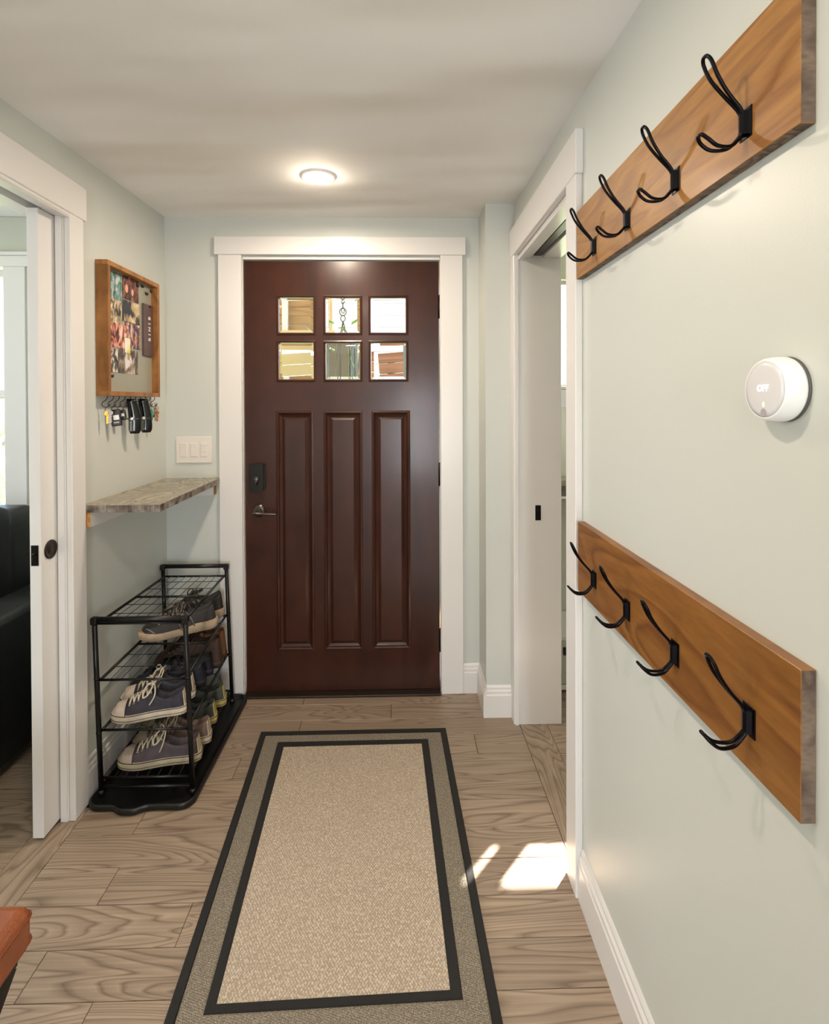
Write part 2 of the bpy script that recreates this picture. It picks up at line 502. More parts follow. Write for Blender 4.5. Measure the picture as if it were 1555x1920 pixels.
# living room (left) shell
b = MB()
b.box(-4.3, -3.1, 2.485, 2.60, 0, 2.24); b.box(-1.825, XLo, 2.485, 2.60, 0, 2.24)
b.box(-3.1, -1.825, 2.485, 2.60, 0, .84); b.box(-3.1, -1.825, 2.485, 2.60, 2.03, 2.24)
struct(b.build('wall_living_room_back', PAINT2), 'grey-green back wall of the living room behind the black sofa', 'wall')
struct(MB().box(-4.3, -4.18, -.5, 2.6, 0, 2.24).build('wall_living_room_far', PAINT2), 'far wall of the living room', 'wall')
struct(MB().box(-4.3, XLo, -.6, -.48, 0, 2.24).build('wall_living_room_near', PAINT2), 'near wall of the living room', 'wall')
w1 = thing('window_1', 'white sash window in the living room above the black sofa', 'window', (-2.4, 2.5, .87), kind='structure')
b = MB()
b.box(-1.825, -1.725, 2.463, 2.485, .84, 2.03, .002); b.box(-3.2, -3.1, 2.463, 2.485, .84, 2.03, .002)
b.box(-3.22, -1.70, 2.458, 2.485, 2.005, 2.055, .002); b.box(-3.23, -1.69, 2.450, 2.485, 2.055, 2.072, .002)
b.build('window_frame', TRIM, w1)
MB().box(-3.22, -1.73, 2.435, 2.50, .84, .865, .003).build('window_sill', TRIM, w1)
for (z0, z1, yy) in ((1.40, 2.01, 2.535), (.865, 1.44, 2.512)):
    b = MB(); s_ = .035
    b.box(-3.1, -1.825, yy, yy + .022, z0, z0 + s_); b.box(-3.1, -1.825, yy, yy + .022, z1 - s_, z1)
    b.box(-3.1, -3.1 + s_, yy, yy + .022, z0, z1); b.box(-1.825 - .012, -1.825, yy, yy + .022, z0, z1)
    so = b.build('window_sash', TRIM, w1)
    MB().box(-3.07, -1.83, yy + .008, yy + .011, z0 + .03, z1 - .03).build('window_pane', GLASS, so)
# ------------------------------------------------------------------ trim
def trim(name, b, label, M=TRIM): return struct(b.build(name, M), label, 'trim')


# front door casing
b = MB()
b.box(-.842, -.736, YB - .019, YB, 0, 2.062, .002); b.box(.190, .294, YB - .019, YB, 0, 2.062, .002)
b.box(-.858, .308, YB - .023, YB, 2.062, 2.146, .002)
# jamb reveals
b.box(DX0 - .012, DX0 - .004, YB - .001, YB + .12, 0, 2.055); b.box(DX1 + .004, DX1 + .012, YB - .001, YB + .12, 0, 2.055)
b.box(DX0 - .012, DX1 + .012, YB - .001, YB + .12, 2.045, 2.055)
trim('trim_1', b, 'wide white flat casing around the front door')
# left doorway: casing, split jambs, head
CLX = XL + .020
b = MB()
b.box(XL, CLX, 1.741, 1.815, 0, 2.00, .002)
b.box(XL, CLX + .004, .72, 1.828, 1.995, 2.105, .002)
b.box(XL, CLX, .72, .80, 0, 2.00, .002)
trim('trim_2', b, 'white flat casing around the wide left doorway')
b = MB()
b.box(-1.120, XL - .0005, 1.7412, 1.779, 0, 1.999); b.box(-1.120, -1.098, 1.7375, 1.7415, 0, 1.985, .001)
b.box(XLo - .002, -1.162, 1.741, 1.779, 0, 1.999)
b.box(-1.120, CLX - .001, .80, 1.741, 1.985, 2.019); b.box(XLo - .015, -1.162, .80, 1.741, 1.985, 2.019)
b.box(-1.098, CLX - .001, .80, 1.741, 1.979, 1.985, .002)
b.box(XLo - .015, CLX - .001, .80, .82, 0, 1.985)
trim('trim_3', b, 'white split jamb and head of the left pocket door')
# right doorway
CRX = XR - .020
b = MB()
b.box(CRX, XR, 1.428, 1.512, 0, 2.00, .002)
b.box(CRX - .003, XR, 1.418, 2.279, 1.995, 2.115, .002)
b.box(CRX, XR, 2.215, 2.279, 0, 2.00, .002)
trim('trim_4', b, 'white flat casing around the narrow right doorway')
b = MB()
b.box(XR + .0, XRo + .012, 2.215, 2.254, 0, 1.999, .001)
b.box(CRX + .006, XR, 2.211, 2.215, 0, 1.995)
b.box(XR, XRo + .012, 1.492, 1.520, 0, 1.999)
b.box(XR, .556, 1.512, 2.215, 1.985, 2.019, .001); b.box(.606, XRo + .012, 1.512, 2.215, 1.985, 2.019, .001)
b.box(XR + .001, XR + .02, 1.512, 2.215, 1.975, 1.985, .001)
j4 = trim('trim_5', b, 'white jamb and head inside the narrow right doorway')
MB().box(.566, .596, 1.53, 2.21, 1.992, 2.012).build('pocket_track', mat('track metal', '#4a4844', .4, .8), j4)


def base_profile(h=.140, t=.014):
    return [(0, 0), (t, 0), (t, h * .70), (t * .80, h * .74), (t * .80, h * .82), (t * .45, h * .87), (t * .45, h * .93), (t * .15, h), (0, h)]


def baseboard(name, p0, p1, nrm, label, h=.140):
    p0 = Vector(p0); p1 = Vector(p1); nrm = Vector(nrm)
    b = MB(); b.prism([p0 + nrm * a + Vector((0, 0, z)) for a, z in base_profile(h)], p1 - p0)
    return struct(b.build(name, TRIM), label, 'baseboard')


baseboard('baseboard_right', (XR, YN, 0), (XR, 1.427, 0), (-1, 0, 0), 'white moulded baseboard below the plank racks on the right wall')
baseboard('baseboard_left', (XL, 1.816, 0), (XL, YB, 0), (1, 0, 0), 'white moulded baseboard behind the shoe rack')
b = MB()
pr = base_profile(.137)
b.prism([Vector((.372, 2.28, 0)) + Vector((0, -a, z)) for a, z in pr], (CRX - .372, 0, 0))
b.prism([Vector((.372, 2.266, 0)) + Vector((-a, 0, z)) for a, z in pr], (0, YB - 2.266, 0))
b.prism([Vector((.294, YB, 0)) + Vector((0, -a, z)) for a, z in pr], (.372 - .294, 0, 0))
struct(b.build('baseboard_corner', TRIM), 'white moulded baseboard wrapping the boxed corner right of the front door', 'baseboard')

# ------------------------------------------------------------------ front door
FY = 2.488
d1 = thing('door_1', 'dark mahogany front door with six small panes over three tall panels', 'door', ((DX0 + DX1) / 2, FY, .01), kind='structure')
cols = [(-.575, -.403), (-.355, -.184), (-.142, .033)]
rows = [(1.700, 1.875), (1.480, 1.662)]
pcols = [(-.580, -.415), (-.356, -.186), (-.129, .040)]
pz = (.209, 1.330)
b = MB(); T = .044
def slab(x0, x1, z0, z1): b.box(x0, x1, FY, FY + T, z0, z1)
slab(DX0, DX1, .012, pz[0]); slab(DX0, DX1, pz[1], rows[1][0]); slab(DX0, DX1, rows[0][1], 2.040)
slab(DX0, DX1, rows[1][1], rows[0][0])
xs = [DX0] + [x for c_ in pcols for x in c_] + [DX1]
for i in range(0, len(xs), 2): slab(xs[i], xs[i + 1], *pz)
xs = [DX0] + [x for c_ in cols for x in c_] + [DX1]
for rz in rows:
    for i in range(0, len(xs), 2): slab(xs[i], xs[i + 1], *rz)
b.build('door_slab', MAHOG, d1)
def rr(x0, x1, z0, z1, ins, y): return [(x0 + ins, y, z0 + ins), (x1 - ins, y, z0 + ins), (x1 - ins, y, z1 - ins), (x0 + ins, y, z1 - ins)]
for c_ in pcols:
    b = MB(); pf = [(-.007, .001), (-.006, -.003), (.002, -.005), (.007, -.002), (.010, .006), (.016, .009), (.021, .011), (.030, .007), (.036, .004)]
    b.rings([rr(c_[0], c_[1], pz[0], pz[1], a, FY + h) for a, h in pf], first=False)
    b.build('door_panel', MAHOG, d1)
for rz in rows:
    for c_ in cols:
        b = MB(); pf = [(-.007, .001), (-.006, -.003), (0, -.005), (.004, -.002), (.006, .008), (.006, .030)]
        b.rings([rr(c_[0], c_[1], rz[0], rz[1], a, FY + h) for a, h in pf], fill=False)
        g = b.build('glazing_bead', MAHOG, d1)
        b = MB()
        b.rings([rr(c_[0], c_[1], rz[0], rz[1], .004, FY + .018), rr(c_[0], c_[1], rz[0], rz[1], .004, FY + .014), rr(c_[0], c_[1], rz[0], rz[1], .018, FY + .009)], first=False)
        q = b.bm.verts
        b.f([v for v in list(q)[0:4]][::-1])
        b.build('window_pane', RGLASS, d1)
# deadbolt housing
b = MB()
x0, x1, z0, z1 = -.706, -.634, .958, 1.092
pts = []
for k in range(13):
    t = k / 12; pts.append((x0 + (x1 - x0) * t, z0 + .012 * (1 - math.sin(PI * t)) if 0 < k < 12 else z0 + .016))
for k in range(13):
    t = 1 - k / 12; pts.append((x0 + (x1 - x0) * t, z1 - .006 * (1 - math.sin(PI * t))))
b.prism([(x, FY - .028 - .0, z) for x, z in pts], (0, .028, 0))
es = [e for e in b.bm.edges if all(v.co.y < FY - .02 for v in e.verts)]
bmesh.ops.bevel(b.bm, geom=es, offset=.006, segments=3, affect='EDGES')
hs = b.build('deadbolt_housing', mat('dark bronze housing', '#24231f', .35, .5), d1)
b = MB(); b.tube([(-.668, FY - .040, 1.024), (-.6685, FY - .041, 1.012), (-.672, FY - .041, .993)], [.0045, .005, .0055], 8)
b.lathe([(.010, 0), (.010, .012), (.006, .014)], (-.668, FY - .042, 1.022), 'Y', 16)
b.build('thumb_turn', STEEL, hs)
b = MB(); b.lathe([(.020, -.014), (.028, -.010), (.031, -.004), (.031, 0)], (-.667, FY, .868), 'Y', 32)
ls = b.build('lever_rose', STEEL, d1)
b = MB(); b.tube([(-.667, FY - .010, .868), (-.668, FY - .045, .867), (-.672, FY - .058, .866)], .009, 12)
b.tube(catmull([(-.682, FY - .060, .867), (-.66, FY - .061, .866), (-.62, FY - .060, .863), (-.572, FY - .056, .860)], 4), [.008] * 5 + [.0055] * 8, 10)
b.build('lever_handle', STEEL, ls)
for z in (1.823, 1.031, .242):
    b = MB(); b.lathe([(.0065, -.052), (.0065, .052)], (DX1 + .003, FY - .004, z), 'Z', 12)
    b.lathe([(.004, .052), (.0055, .055), (.002, .060)], (DX1 + .003, FY - .004, z), 'Z', 12)
    b.box(DX1 - .002, DX1 + .010, FY - .002, FY + .002, z - .05, z + .05)
    b.build('hinge', BRONZE, d1)
b = MB(); b.box(DX0 - .003, DX1 + .003, YB - .035, FY + .09, 0.0005, .010, .003)
struct(b.build('trim_6', mat('bronze threshold', '#33261d', .4, .5)), 'low dark threshold under the front door', 'trim')

# ------------------------------------------------------------------ left pocket door leaf
d2 = thing('door_2', 'white pocket door leaf peeking out of the left wall', 'door', (-1.14, 1.70, .010), kind='structure')
b = MB(); b.box(-1.158, -1.123, 1.662, 1.776, .010, 1.983, .0015)
b.build('door_slab', TRIM, d2)
b = MB(); b.box(-1.153, -1.130, 1.6595, 1.6625, .868, .932, .001); b.tube([(-1.146, 1.657, .905), (-1.137, 1.657, .905)], .003, 8)
b.box(-1.148, -1.135, 1.6575, 1.660, .88, .898, .001)
b.build('edge_pull', BRONZE, d2)
b = MB()
b.lathe([(.030, -.001), (.030, .003), (.026, .0045), (.023, .0015), (.012, .0008), (.011, .003), (.004, .0035)], (-1.123, 1.706, .908), 'X', 32)
b.build('flush_pull', mat('round bronze', '#3a2c26', .35, .7), d2)
# strike plate in the right jamb
b = MB(); b.box(.572, .596, 2.2125, 2.2155, .872, .936, .0012); b.build  # plate
b.mi = 0
sp = b.build('strike_plate', BRONZE, j4)
b = MB(); b.box(.579, .590, 2.210, 2.2135, .885, .905, .001); b.tube([(.5775, 2.210, .915), (.591, 2.210, .915)], .0022, 8)
b.lathe([(.003, -.0012), (.003, 0)], (.584, 2.2125, .879), 'Y', 10); b.lathe([(.003, -.0012), (.003, 0)], (.584, 2.2125, .930), 'Y', 10)
b.build('latch_keeper', mat('dark latch', '#050505', .3, .5), sp)

# ------------------------------------------------------------------ ceiling lights
LENS = emis('lamp lens', (1, .86, .68), 9)
def can_light(x, y, label, k=1.0):
    z = zc(y)
    t = thing('ceiling_light', label, 'ceiling light', (x, y, z), 'round recessed ceiling lights')
    MB().lathe([(.066, .002), (.066, -.003), (.062, -.009), (.055, -.011), (.051, -.009)], (x, y, z), 'Z', 40).build('trim_ring', WHITEP, t)
    b = MB(); b.lathe([(.0505, -.0085), (.050, -.0115), (.035, -.0135), (.012, -.0145)], (x, y, z), 'Z', 40)
    b.build('lens', LENS, t)
    l = bpy.data.lights.new('lamp', 'AREA'); l.shape = 'DISK'; l.size = .10; l.energy = CAN_W * k; l.color = WARM
    o = bpy.data.objects.new('lamp', l); COL.objects.link(o); o.parent = t; o.location = (0, 0, -.022)
    l = bpy.data.lights.new('dome_glow', 'POINT'); l.shadow_soft_size = .03; l.energy = CAN_W * .09 * k; l.color = WARM   # the dome lens also spills sideways
    o = bpy.data.objects.new('dome_glow', l); COL.objects.link(o); o.parent = t; o.location = (0, 0, -.060)
can_light(-.305, 1.99, 'round white recessed ceiling light in front of the door')
can_light(-.30, .62, 'round recessed ceiling light above the camera', .7)
can_light(-.30, -1.0, 'round recessed ceiling light behind the camera')

# ------------------------------------------------------------------ coat racks
HOOKM = mat('blackened steel wire', '#17161a', .32, .85)
def hook(parent, y, z, X=.481):
    b = MB()
    top = [(X - .006, -.0022, .012), (X - .012, -.003, .022), (X - .029, -.0045, .041), (X - .045, -.0075, .063), (X - .054, -.0085, .082),
           (X - .058, -.005, .090), (X - .0585, 0, .0915)]
    path = top + [(p[0], -p[1], p[2]) for p in top[:-1]][::-1]
    b.tube(catmull([(p[0], y + p[1], z + p[2]) for p in path], 4), .0026, 8)
    lo = [(X - .006, -.0022, -.014), (X - .012, -.003, -.022), (X - .025, -.0045, -.033), (X - .045, -.0075, -.0335), (X - .058, -.0085, -.025),
          (X - .065, -.005, -.0175), (X - .066, 0, -.0165)]
    path = lo + [(p[0], -p[1], p[2]) for p in lo[:-1]][::-1]
    b.tube(catmull([(p[0], y + p[1], z + p[2]) for p in path], 4), .0026, 8)
    for sgn in (-1, 1): b.tube([(X - .006, y + sgn * .0022, z + .013), (X - .006, y + sgn * .0022, z - .015)], .0026, 8)
    o = b.build('wire_hook', HOOKM, parent)
    b = MB(); b.box(X - .0015, X, y - .013, y + .013, z - .021, z + .021, .0005)
    b.prism([(X - .0015, y - .0075, z - .016), (X - .008, y - .005, z - .016), (X - .0095, y, z - .016), (X - .008, y + .005, z - .016), (X - .0015, y + .0075, z - .016)], (0, 0, .032))
    for zz in (-.017, .017): b.lathe([(.0022, -.001), (.0022, 0)], (X - .0015, y + .0102, z + zz), 'X', 8)
    b.build('hook_bracket', HOOKM, o)
def rack(z0, z1, zh, M, label, ymin, ymax):
    t = thing('coat_rack', label, 'coat rack', (XR, (ymin + ymax) / 2, z0), 'hook racks on the right wall')
    b = MB(); X = .481; x2 = XR - .0002
    P = [(X, ymin, z0), (x2, ymin, z0), (x2, ymax, z0), (X, ymax, z0), (X, ymin, z1), (x2, ymin, z1), (x2, ymax, z1), (X, ymax, z1)]
    V = [b.v(p) for p in P]
    fs = [b.f([V[i] for i in q]) for q in ((0, 3, 2, 1), (4, 5, 6, 7), (0, 1, 5, 4), (1, 2, 6, 5), (2, 3, 7, 6), (3, 0, 4, 7))]
    fs[2].material_index = 1; fs[4].material_index = 1
    if z0 > 1.4: fs[0].material_index = 1
    bmesh.ops.bevel(b.bm, geom=b.bm.edges[:], offset=.0008, segments=1, affect='EDGES')
    b.build('board', [M, ENDG], t)
    for y in (1.29, 1.10, .906, .711): hook(t, y + (.010 if zh > 1.5 and y < .8 else 0), zh)
rack(1.706, 1.888, 1.757, PINE, 'upper stained wood plank with four black wire coat hooks', .622, 1.420)
rack(.862, 1.049, .932, PINE2, 'lower stained wood plank with four black wire coat hooks', .618, 1.412)

# ------------------------------------------------------------------ thermostat
ty, tz = .668, 1.388
t = thing('thermostat', 'round white wall thermostat reading OFF on the right wall', 'thermostat', (XR, ty, tz))
MB().lathe([(.0420, 0), (.0420, -.002), (.0400, -.004)], (XR, ty, tz), 'X', 48).build('wall_plate', mat('grey mount', '#54544f', .5), t)
MB().lathe([(.0412, -.004), (.0422, -.007), (.0420, -.016), (.0402, -.026), (.0385, -.0292), (.0370, -.0300), (.0362, -.0296)], (XR, ty, tz), 'X', 64).build('dial_ring', mat('white gloss ring', '#f2f3f2', .25), t)
fo = MB().lathe([(.0363, -.0293), (.0363, -.0298), (.030, -.0306), (.015, -.0310), (.004, -.0311)], (XR, ty, tz), 'X', 64).build('display_face', mat('frosted grey face', '#d8d8db', .22), t)
mx = Matrix.Translation((XR - .0316, ty + .0006, tz + .001)) @ Matrix(((0, 0, -1), (-1, 0, 0), (0, 1, 0))).to_4x4()
text_mesh('OFF', .0125, emis('display glow', '#ffffff', .8), 'lettering', fo, mx, .0002, 0)
b = MB(); b.prism([(XR - .0312, ty + dy, tz - .019 + dz) for dy, dz in ((0, .0035), (.0022, .001), (.0015, -.003), (0, -.004), (-.0015, -.003), (-.0022, .001))], (.0006, 0, 0))
b.build('leaf_symbol', emis('green leaf glow', '#bfe8b0', .9), fo)
MB().lathe([(.0055, -.0009), (.005, -.0003), (.002, 0)], (XR - .0300, ty, tz - .030), 'X', 20).build('sensor_lens', mat('sensor', '#a9a3a8', .1), fo)

# ------------------------------------------------------------------ triple switch plate
t = thing('light_switch', 'white three-gang switch plate on the wall above the stone shelf', 'light switch', (-.963, YB, 1.157))
MB().box(-1.045, -.880, YB - .006, YB, 1.096, 1.219, .0022, 2).build('wall_plate', SWITCHP, t)
for k, xc in enumerate((-1.010, -.963, -.916)):
    r = MB().box(xc - .0165, xc + .0165, YB - .0075, YB - .004, 1.124, 1.191, .0008).build('rocker_frame', SWITCHP, t)
    b = MB()
    if k == 0:
        b.prism([(xc - .015, YB - .0075, 1.126), (xc - .015, YB - .0085, 1.1575), (xc - .015, YB - .0112, 1.189), (xc - .015, YB - .006, 1.189), (xc - .015, YB - .006, 1.126)], (.030, 0, 0))
    elif k == 1: b.box(xc - .0145, xc + .0145, YB - .0092, YB - .006, 1.127, 1.188, .001); b.box(xc - .001, xc + .001, YB - .0105, YB - .009, 1.15, 1.165)
    else:
        b.box(xc - .0145, xc + .0145, YB - .0095, YB - .006, 1.146, 1.171, .001); b.box(xc - .0145, xc + .0145, YB - .0092, YB - .006, 1.174, 1.188, .001)
        b.box(xc - .0145, xc + .0145, YB - .0092, YB - .006, 1.127, 1.143, .001)
    b.build('rocker', SWITCHP, r)

# ------------------------------------------------------------------ stone shelf
t = thing('wall_shelf', 'veined grey-beige stone shelf slab resting in the left corner above the shoe rack', 'shelf', (-.97, 2.14, 1.0))
b = MB(); b.mi = 0
x0, x1, y0, y1 = XL + .0005, -.826, 1.818, YB - .0005
N = 60; zt, zb = 1.026, 1.001
edge = []
for k in range(N + 1): edge.append(((x0 + (x1 - x0) * k / N), y0 + random.uniform(-.001, .001)))
for k in range(1, N * 2 + 1): edge.append((x1 + random.uniform(-.0012, .0012) - .014 * k / (N * 2), y0 + (y1 - y0) * k / (N * 2)))
edge.append((x0, y1))
top = [b.v((x, y, zt)) for x, y in edge]; bot = [b.v((x, y, zb)) for x, y in edge]
b.f(top); b.f(bot[::-1]); b.mi = 1
for i in range(len(edge)): b.f([top[i], top[(i + 1) % len(edge)], bot[(i + 1) % len(edge)], bot[i]])
b.build('slab', [STONE, STONEE], t)
def cleat(pts, d, endface, name='cleat'):
    b = MB(); b.prism(pts, d)
    for f in b.bm.faces:
        if f.normal.dot(Vector(endface)) > .9: f.material_index = 1
    bmesh.ops.recalc_face_normals(b.bm, faces=b.bm.faces[:])
    for f in b.bm.faces: f.material_index = 1 if f.normal.dot(Vector(endface)) > .9 else 0
    b.build(name, [TRIM, RAWW], t, recalc=False)
cleat([(XL, 1.822, .950), (XL + .030, 1.822, .950), (XL + .030, 1.822, 1.0008), (XL, 1.822, 1.0008)], (0, YB - .001 - 1.822, 0), (0, -1, 0))
cleat([(-.862, YB, .950), (-.862, YB - .036, .950), (-.862, YB - .036, 1.0008), (-.862, YB, 1.0008)], (XL + .031 + .862, 0, 0), (1, 0, 0))

# ------------------------------------------------------------------ rug
def lerp(a, c_, t_): return (a[0] + (c_[0] - a[0]) * t_, a[1] + (c_[1] - a[1]) * t_)
R0 = [(-.585, 2.186), (.187, 2.190), (.2245, 1.072), (-.524, 1.088)]
R2 = [(-.499, 2.118), (.108, 2.121), (.139, 1.187), (-.446, 1.172)]
R3 = [(-.468, 2.086), (.081, 2.092), (.111, 1.207), (-.423, 1.192)]
def inset(Q, w):
    out = []
    for i in range(4):
        p = Vector(Q[i]); a = (Vector(Q[(i + 1) % 4]) - p).normalized(); c_ = (Vector(Q[i - 1]) - p).normalized()
        out.append(tuple(p + (a + c_) * w))
    return out
R1 = inset(R0, .025)
def fabric(name, c1, c2, sc, rot=0, k=1, bumpd=.002):
    M = bpy.data.materials.new(name); M.use_nodes = True
    n = M.node_tree.nodes; L = M.node_tree.links; b_ = n['Principled BSDF']; b_.inputs['Roughness'].default_value = .95; b_.inputs['Specular IOR Level'].default_value = .1
    tc = n.new('ShaderNodeTexCoord'); mp = n.new('ShaderNodeMapping'); mp.inputs['Rotation'].default_value = (0, 0, rot); mp.inputs['Scale'].default_value = (sc, sc * .62, 1)
    L.new(tc.outputs['Object'], mp.inputs[0])
    v = n.new('ShaderNodeTexVoronoi'); v.inputs['Scale'].default_value = 1; v.inputs['Randomness'].default_value = .35; L.new(mp.outputs[0], v.inputs['Vector'])
    t_ = n.new('ShaderNodeTexNoise'); t_.inputs['Scale'].default_value = sc * .9; t_.inputs['Detail'].default_value = 3; L.new(tc.outputs['Object'], t_.inputs['Vector'])
    ad = n.new('ShaderNodeMath'); ad.operation = 'MULTIPLY_ADD'; ad.inputs[1].default_value = .9; L.new(v.outputs['Distance'], ad.inputs[0]); L.new(t_.outputs['Fac'], ad.inputs[2])
    r = n.new('ShaderNodeValToRGB'); r.color_ramp.elements[0].position = .55; r.color_ramp.elements[0].color = lin(c1); r.color_ramp.elements[1].position = 1.15 * k if 1.15 * k < 1 else 1; r.color_ramp.elements[1].color = lin(c2)
    L.new(ad.outputs[0], r.inputs[0]); L.new(r.outputs[0], b_.inputs['Base Color'])
    bp = n.new('ShaderNodeBump'); bp.invert = True; bp.inputs['Strength'].default_value = .7; bp.inputs['Distance'].default_value = bumpd
    L.new(v.outputs['Distance'], bp.inputs['Height']); L.new(bp.outputs[0], b_.inputs['Normal'])
    return M
SISAL = fabric('sisal weave', '#d2c3af', '#a09180', 190, .75)
CHENI = fabric('grey tweed border', '#aba08f', '#6e665a', 330, .2)
BIND = mat('black cotton tape', '#1b1815', .85, bump=.5, bscale=900)
rug = thing('rug', 'beige woven runner with black and grey banded border in front of the door', 'rug', (-.17, 1.63, 0))
def band(A, B, z, name, M, drop=.004):
    b = MB()
    for i in range(4):
        j = (i + 1) % 4
        a0, a1, b0, b1 = A[i], A[j], B[i], B[j]
        n_ = 14
        va = [b.v((*lerp(a0, a1, k / n_), z - drop)) for k in range(n_ + 1)]
        m0 = lerp(a0, b0, .08); m1 = lerp(a1, b1, .08)
        vm = [b.v((*lerp(m0, m1, k / n_), z)) for k in range(n_ + 1)]
        k0 = lerp(a0, b0, .92); k1 = lerp(a1, b1, .92)
        vk = [b.v((*lerp(k0, k1, k / n_), z)) for k in range(n_ + 1)]
        vb = [b.v((*lerp(b0, b1, k / n_), z - drop)) for k in range(n_ + 1)]
        for P_, Q_ in ((va, vm), (vm, vk), (vk, vb)):
            for k in range(n_): b.f([P_[k], P_[k + 1], Q_[k + 1], Q_[k]], False)
    bmesh.ops.remove_doubles(b.bm, verts=b.bm.verts[:], dist=1e-5)
    b.build(name, M, rug)
band(R0, R1, .0085, 'edge_binding', BIND, .0082)
band(R1, R2, .0072, 'border', CHENI, .002)
band(R2, R3, .0082, 'inner_tape', BIND, .003)
b = MB(); G = 20
V = [[b.v((*lerp(lerp(R3[3], R3[2], i / G), lerp(R3[0], R3[1], i / G), j / G), .0070)) for i in range(G + 1)] for j in range(G + 1)]
for j in range(G):
    for i in range(G): b.f([V[j][i], V[j][i + 1], V[j + 1][i + 1], V[j + 1][i]])
b.build('woven_field', SISAL, rug)

# ------------------------------------------------------------------ boot tray
b = MB()
tx0, tx1, tyn, tyf = -1.068, -.708, 1.775, 2.452
def outline(ins):
    pts = []
    x0, x1, y0, y1 = tx0 + ins, tx1 - ins, tyn + ins, tyf - ins
    r = max(.045 - ins, .012)
    def arc(cx_, cy_, a0, a1):
        for k in range(7):
            a = a0 + (a1 - a0) * k / 6; pts.append((cx_ + r * math.cos(a), cy_ + r * math.sin(a)))
    arc(x0 + r, y0 + r, PI, 1.5 * PI)
    for k in range(1, 20):
        t_ = k / 20; x = x0 + r + (x1 - x0 - 2 * r) * t_
        w = math.exp(-((t_ - .40) / .16) ** 4)
        pts.append((x, y0 - .020 * w))
    arc(x1 - r, y0 + r, 1.5 * PI, 2 * PI); arc(x1 - r, y1 - r, 0, .5 * PI)
    for k in range(1, 20):
        t_ = k / 20; pts.append((x1 - r - (x1 - x0 - 2 * r) * t_, y1))
    arc(x0 + r, y1 - r, .5 * PI, PI)
    return pts
loops = [(.004, .0008), (0, .004), (0, .020), (.003, .0235), (.008, .0225), (.012, .016), (.020, .007), (.03, .006)]
LV = [[b.v((x, y, z)) for x, y in outline(i)] for i, z in loops]
for A, B in zip(LV, LV[1:]):
    for k in range(len(A)): b.f([A[k], A[(k + 1) % len(A)], B[(k + 1) % len(A)], B[k]], True)
b.f(LV[-1]); b.f(LV[0][::-1])
o = b.build('boot_tray', BLACKP, loc=((tx0 + tx1) / 2, 2.11, 0))
tag(o, 'black plastic boot tray with a wavy lip on the floor below the shoe rack', 'tray')

# ------------------------------------------------------------------ shoe rack
t = thing('shoe_rack', 'black metal four-tier wire shoe rack standing on the black tray', 'shoe rack', (-.89, 2.14, .007))
H = .622; ry0, ry1 = 1.848, 2.405
BX = ((-1.049, -.732), (-1.066, -.772)); TX = ((-1.068, -.755), (-1.080, -.795))
def rp(a, y, z, ins=0):
    """a: 0 wall side .. 1 hall side; the rack leans a little towards the wall"""
    q = (y - ry0) / (ry1 - ry0); h = z / H
    x0 = (BX[0][0] * (1 - q) + BX[1][0] * q) * (1 - h) + (TX[0][0] * (1 - q) + TX[1][0] * q) * h + ins
    x1 = (BX[0][1] * (1 - q) + BX[1][1] * q) * (1 - h) + (TX[0][1] * (1 - q) + TX[1][1] * q) * h - ins
    return (x0 + (x1 - x0) * a, y, z)
for y in (ry0, ry1):
    for a in (0, 1):
        b = MB(); b.tube([rp(a, y, z) for z in (.026, .22, .43, H + (.012 if y > 2 else 0))], .0085, 10)
        for z in (.225, .415): b.tube([rp(a, y, z - .004), rp(a, y, z + .004)], .0094, 10)
        b.build('post', BLACKM, t)
        x, _, _ = rp(a, y, .01)
        MB().lathe([(.011, 0), (.0115, .008), (.0105, .018)], (x, y, .0086), 'Z', 12).build('foot_cap', BLACKP, t)
        Hh_ = H + (.012 if y > 2 else 0)
        x, _, _ = rp(a, y, H); MB().box(x - .011, x + .011, y - .011, y + .011, Hh_ - .017, Hh_ + .008, .003).build('corner_cap', BLACKP, t)
    MB().tube([rp(0, y, Hh_), rp(1, y, Hh_)], .0095, 12).build('top_bar', BLACKM, t)
    MB().tube([rp(0, y, .034), rp(1, y, .034)], .006, 10).build('bottom_bar', BLACKM, t)
for z in (.600, .408, .232, .064):
    dz = (lambda y: (.006 - .018 * (y - ry0) / .59) if z > .5 else 0)
    P_ = lambda a, y, u=0: rp(a, y, z + dz(y) + u, .010)
    b = MB()
    for a in (0, 1): b.tube([P_(a, ry0 + .004), P_(a, ry1 - .004)], .0052, 8)
    for y in (ry0 + .004, (ry0 + ry1) / 2, ry1 - .004): b.tube([P_(0, y), P_(1, y)], .0045, 8)
    so = b.build('tier_frame', BLACKM, t)
    for k in range(1, 8): MB().tube([P_(k / 8, ry0, .004), P_(k / 8, ry1, .004)], .0013, 5).build('wire', BLACKM, so)
    for k in (1, 2, 4, 5): y = ry0 + (ry1 - ry0) * k / 6; MB().tube([P_(0, y, .002), P_(1, y, .002)], .0013, 5).build('wire', BLACKM, so)

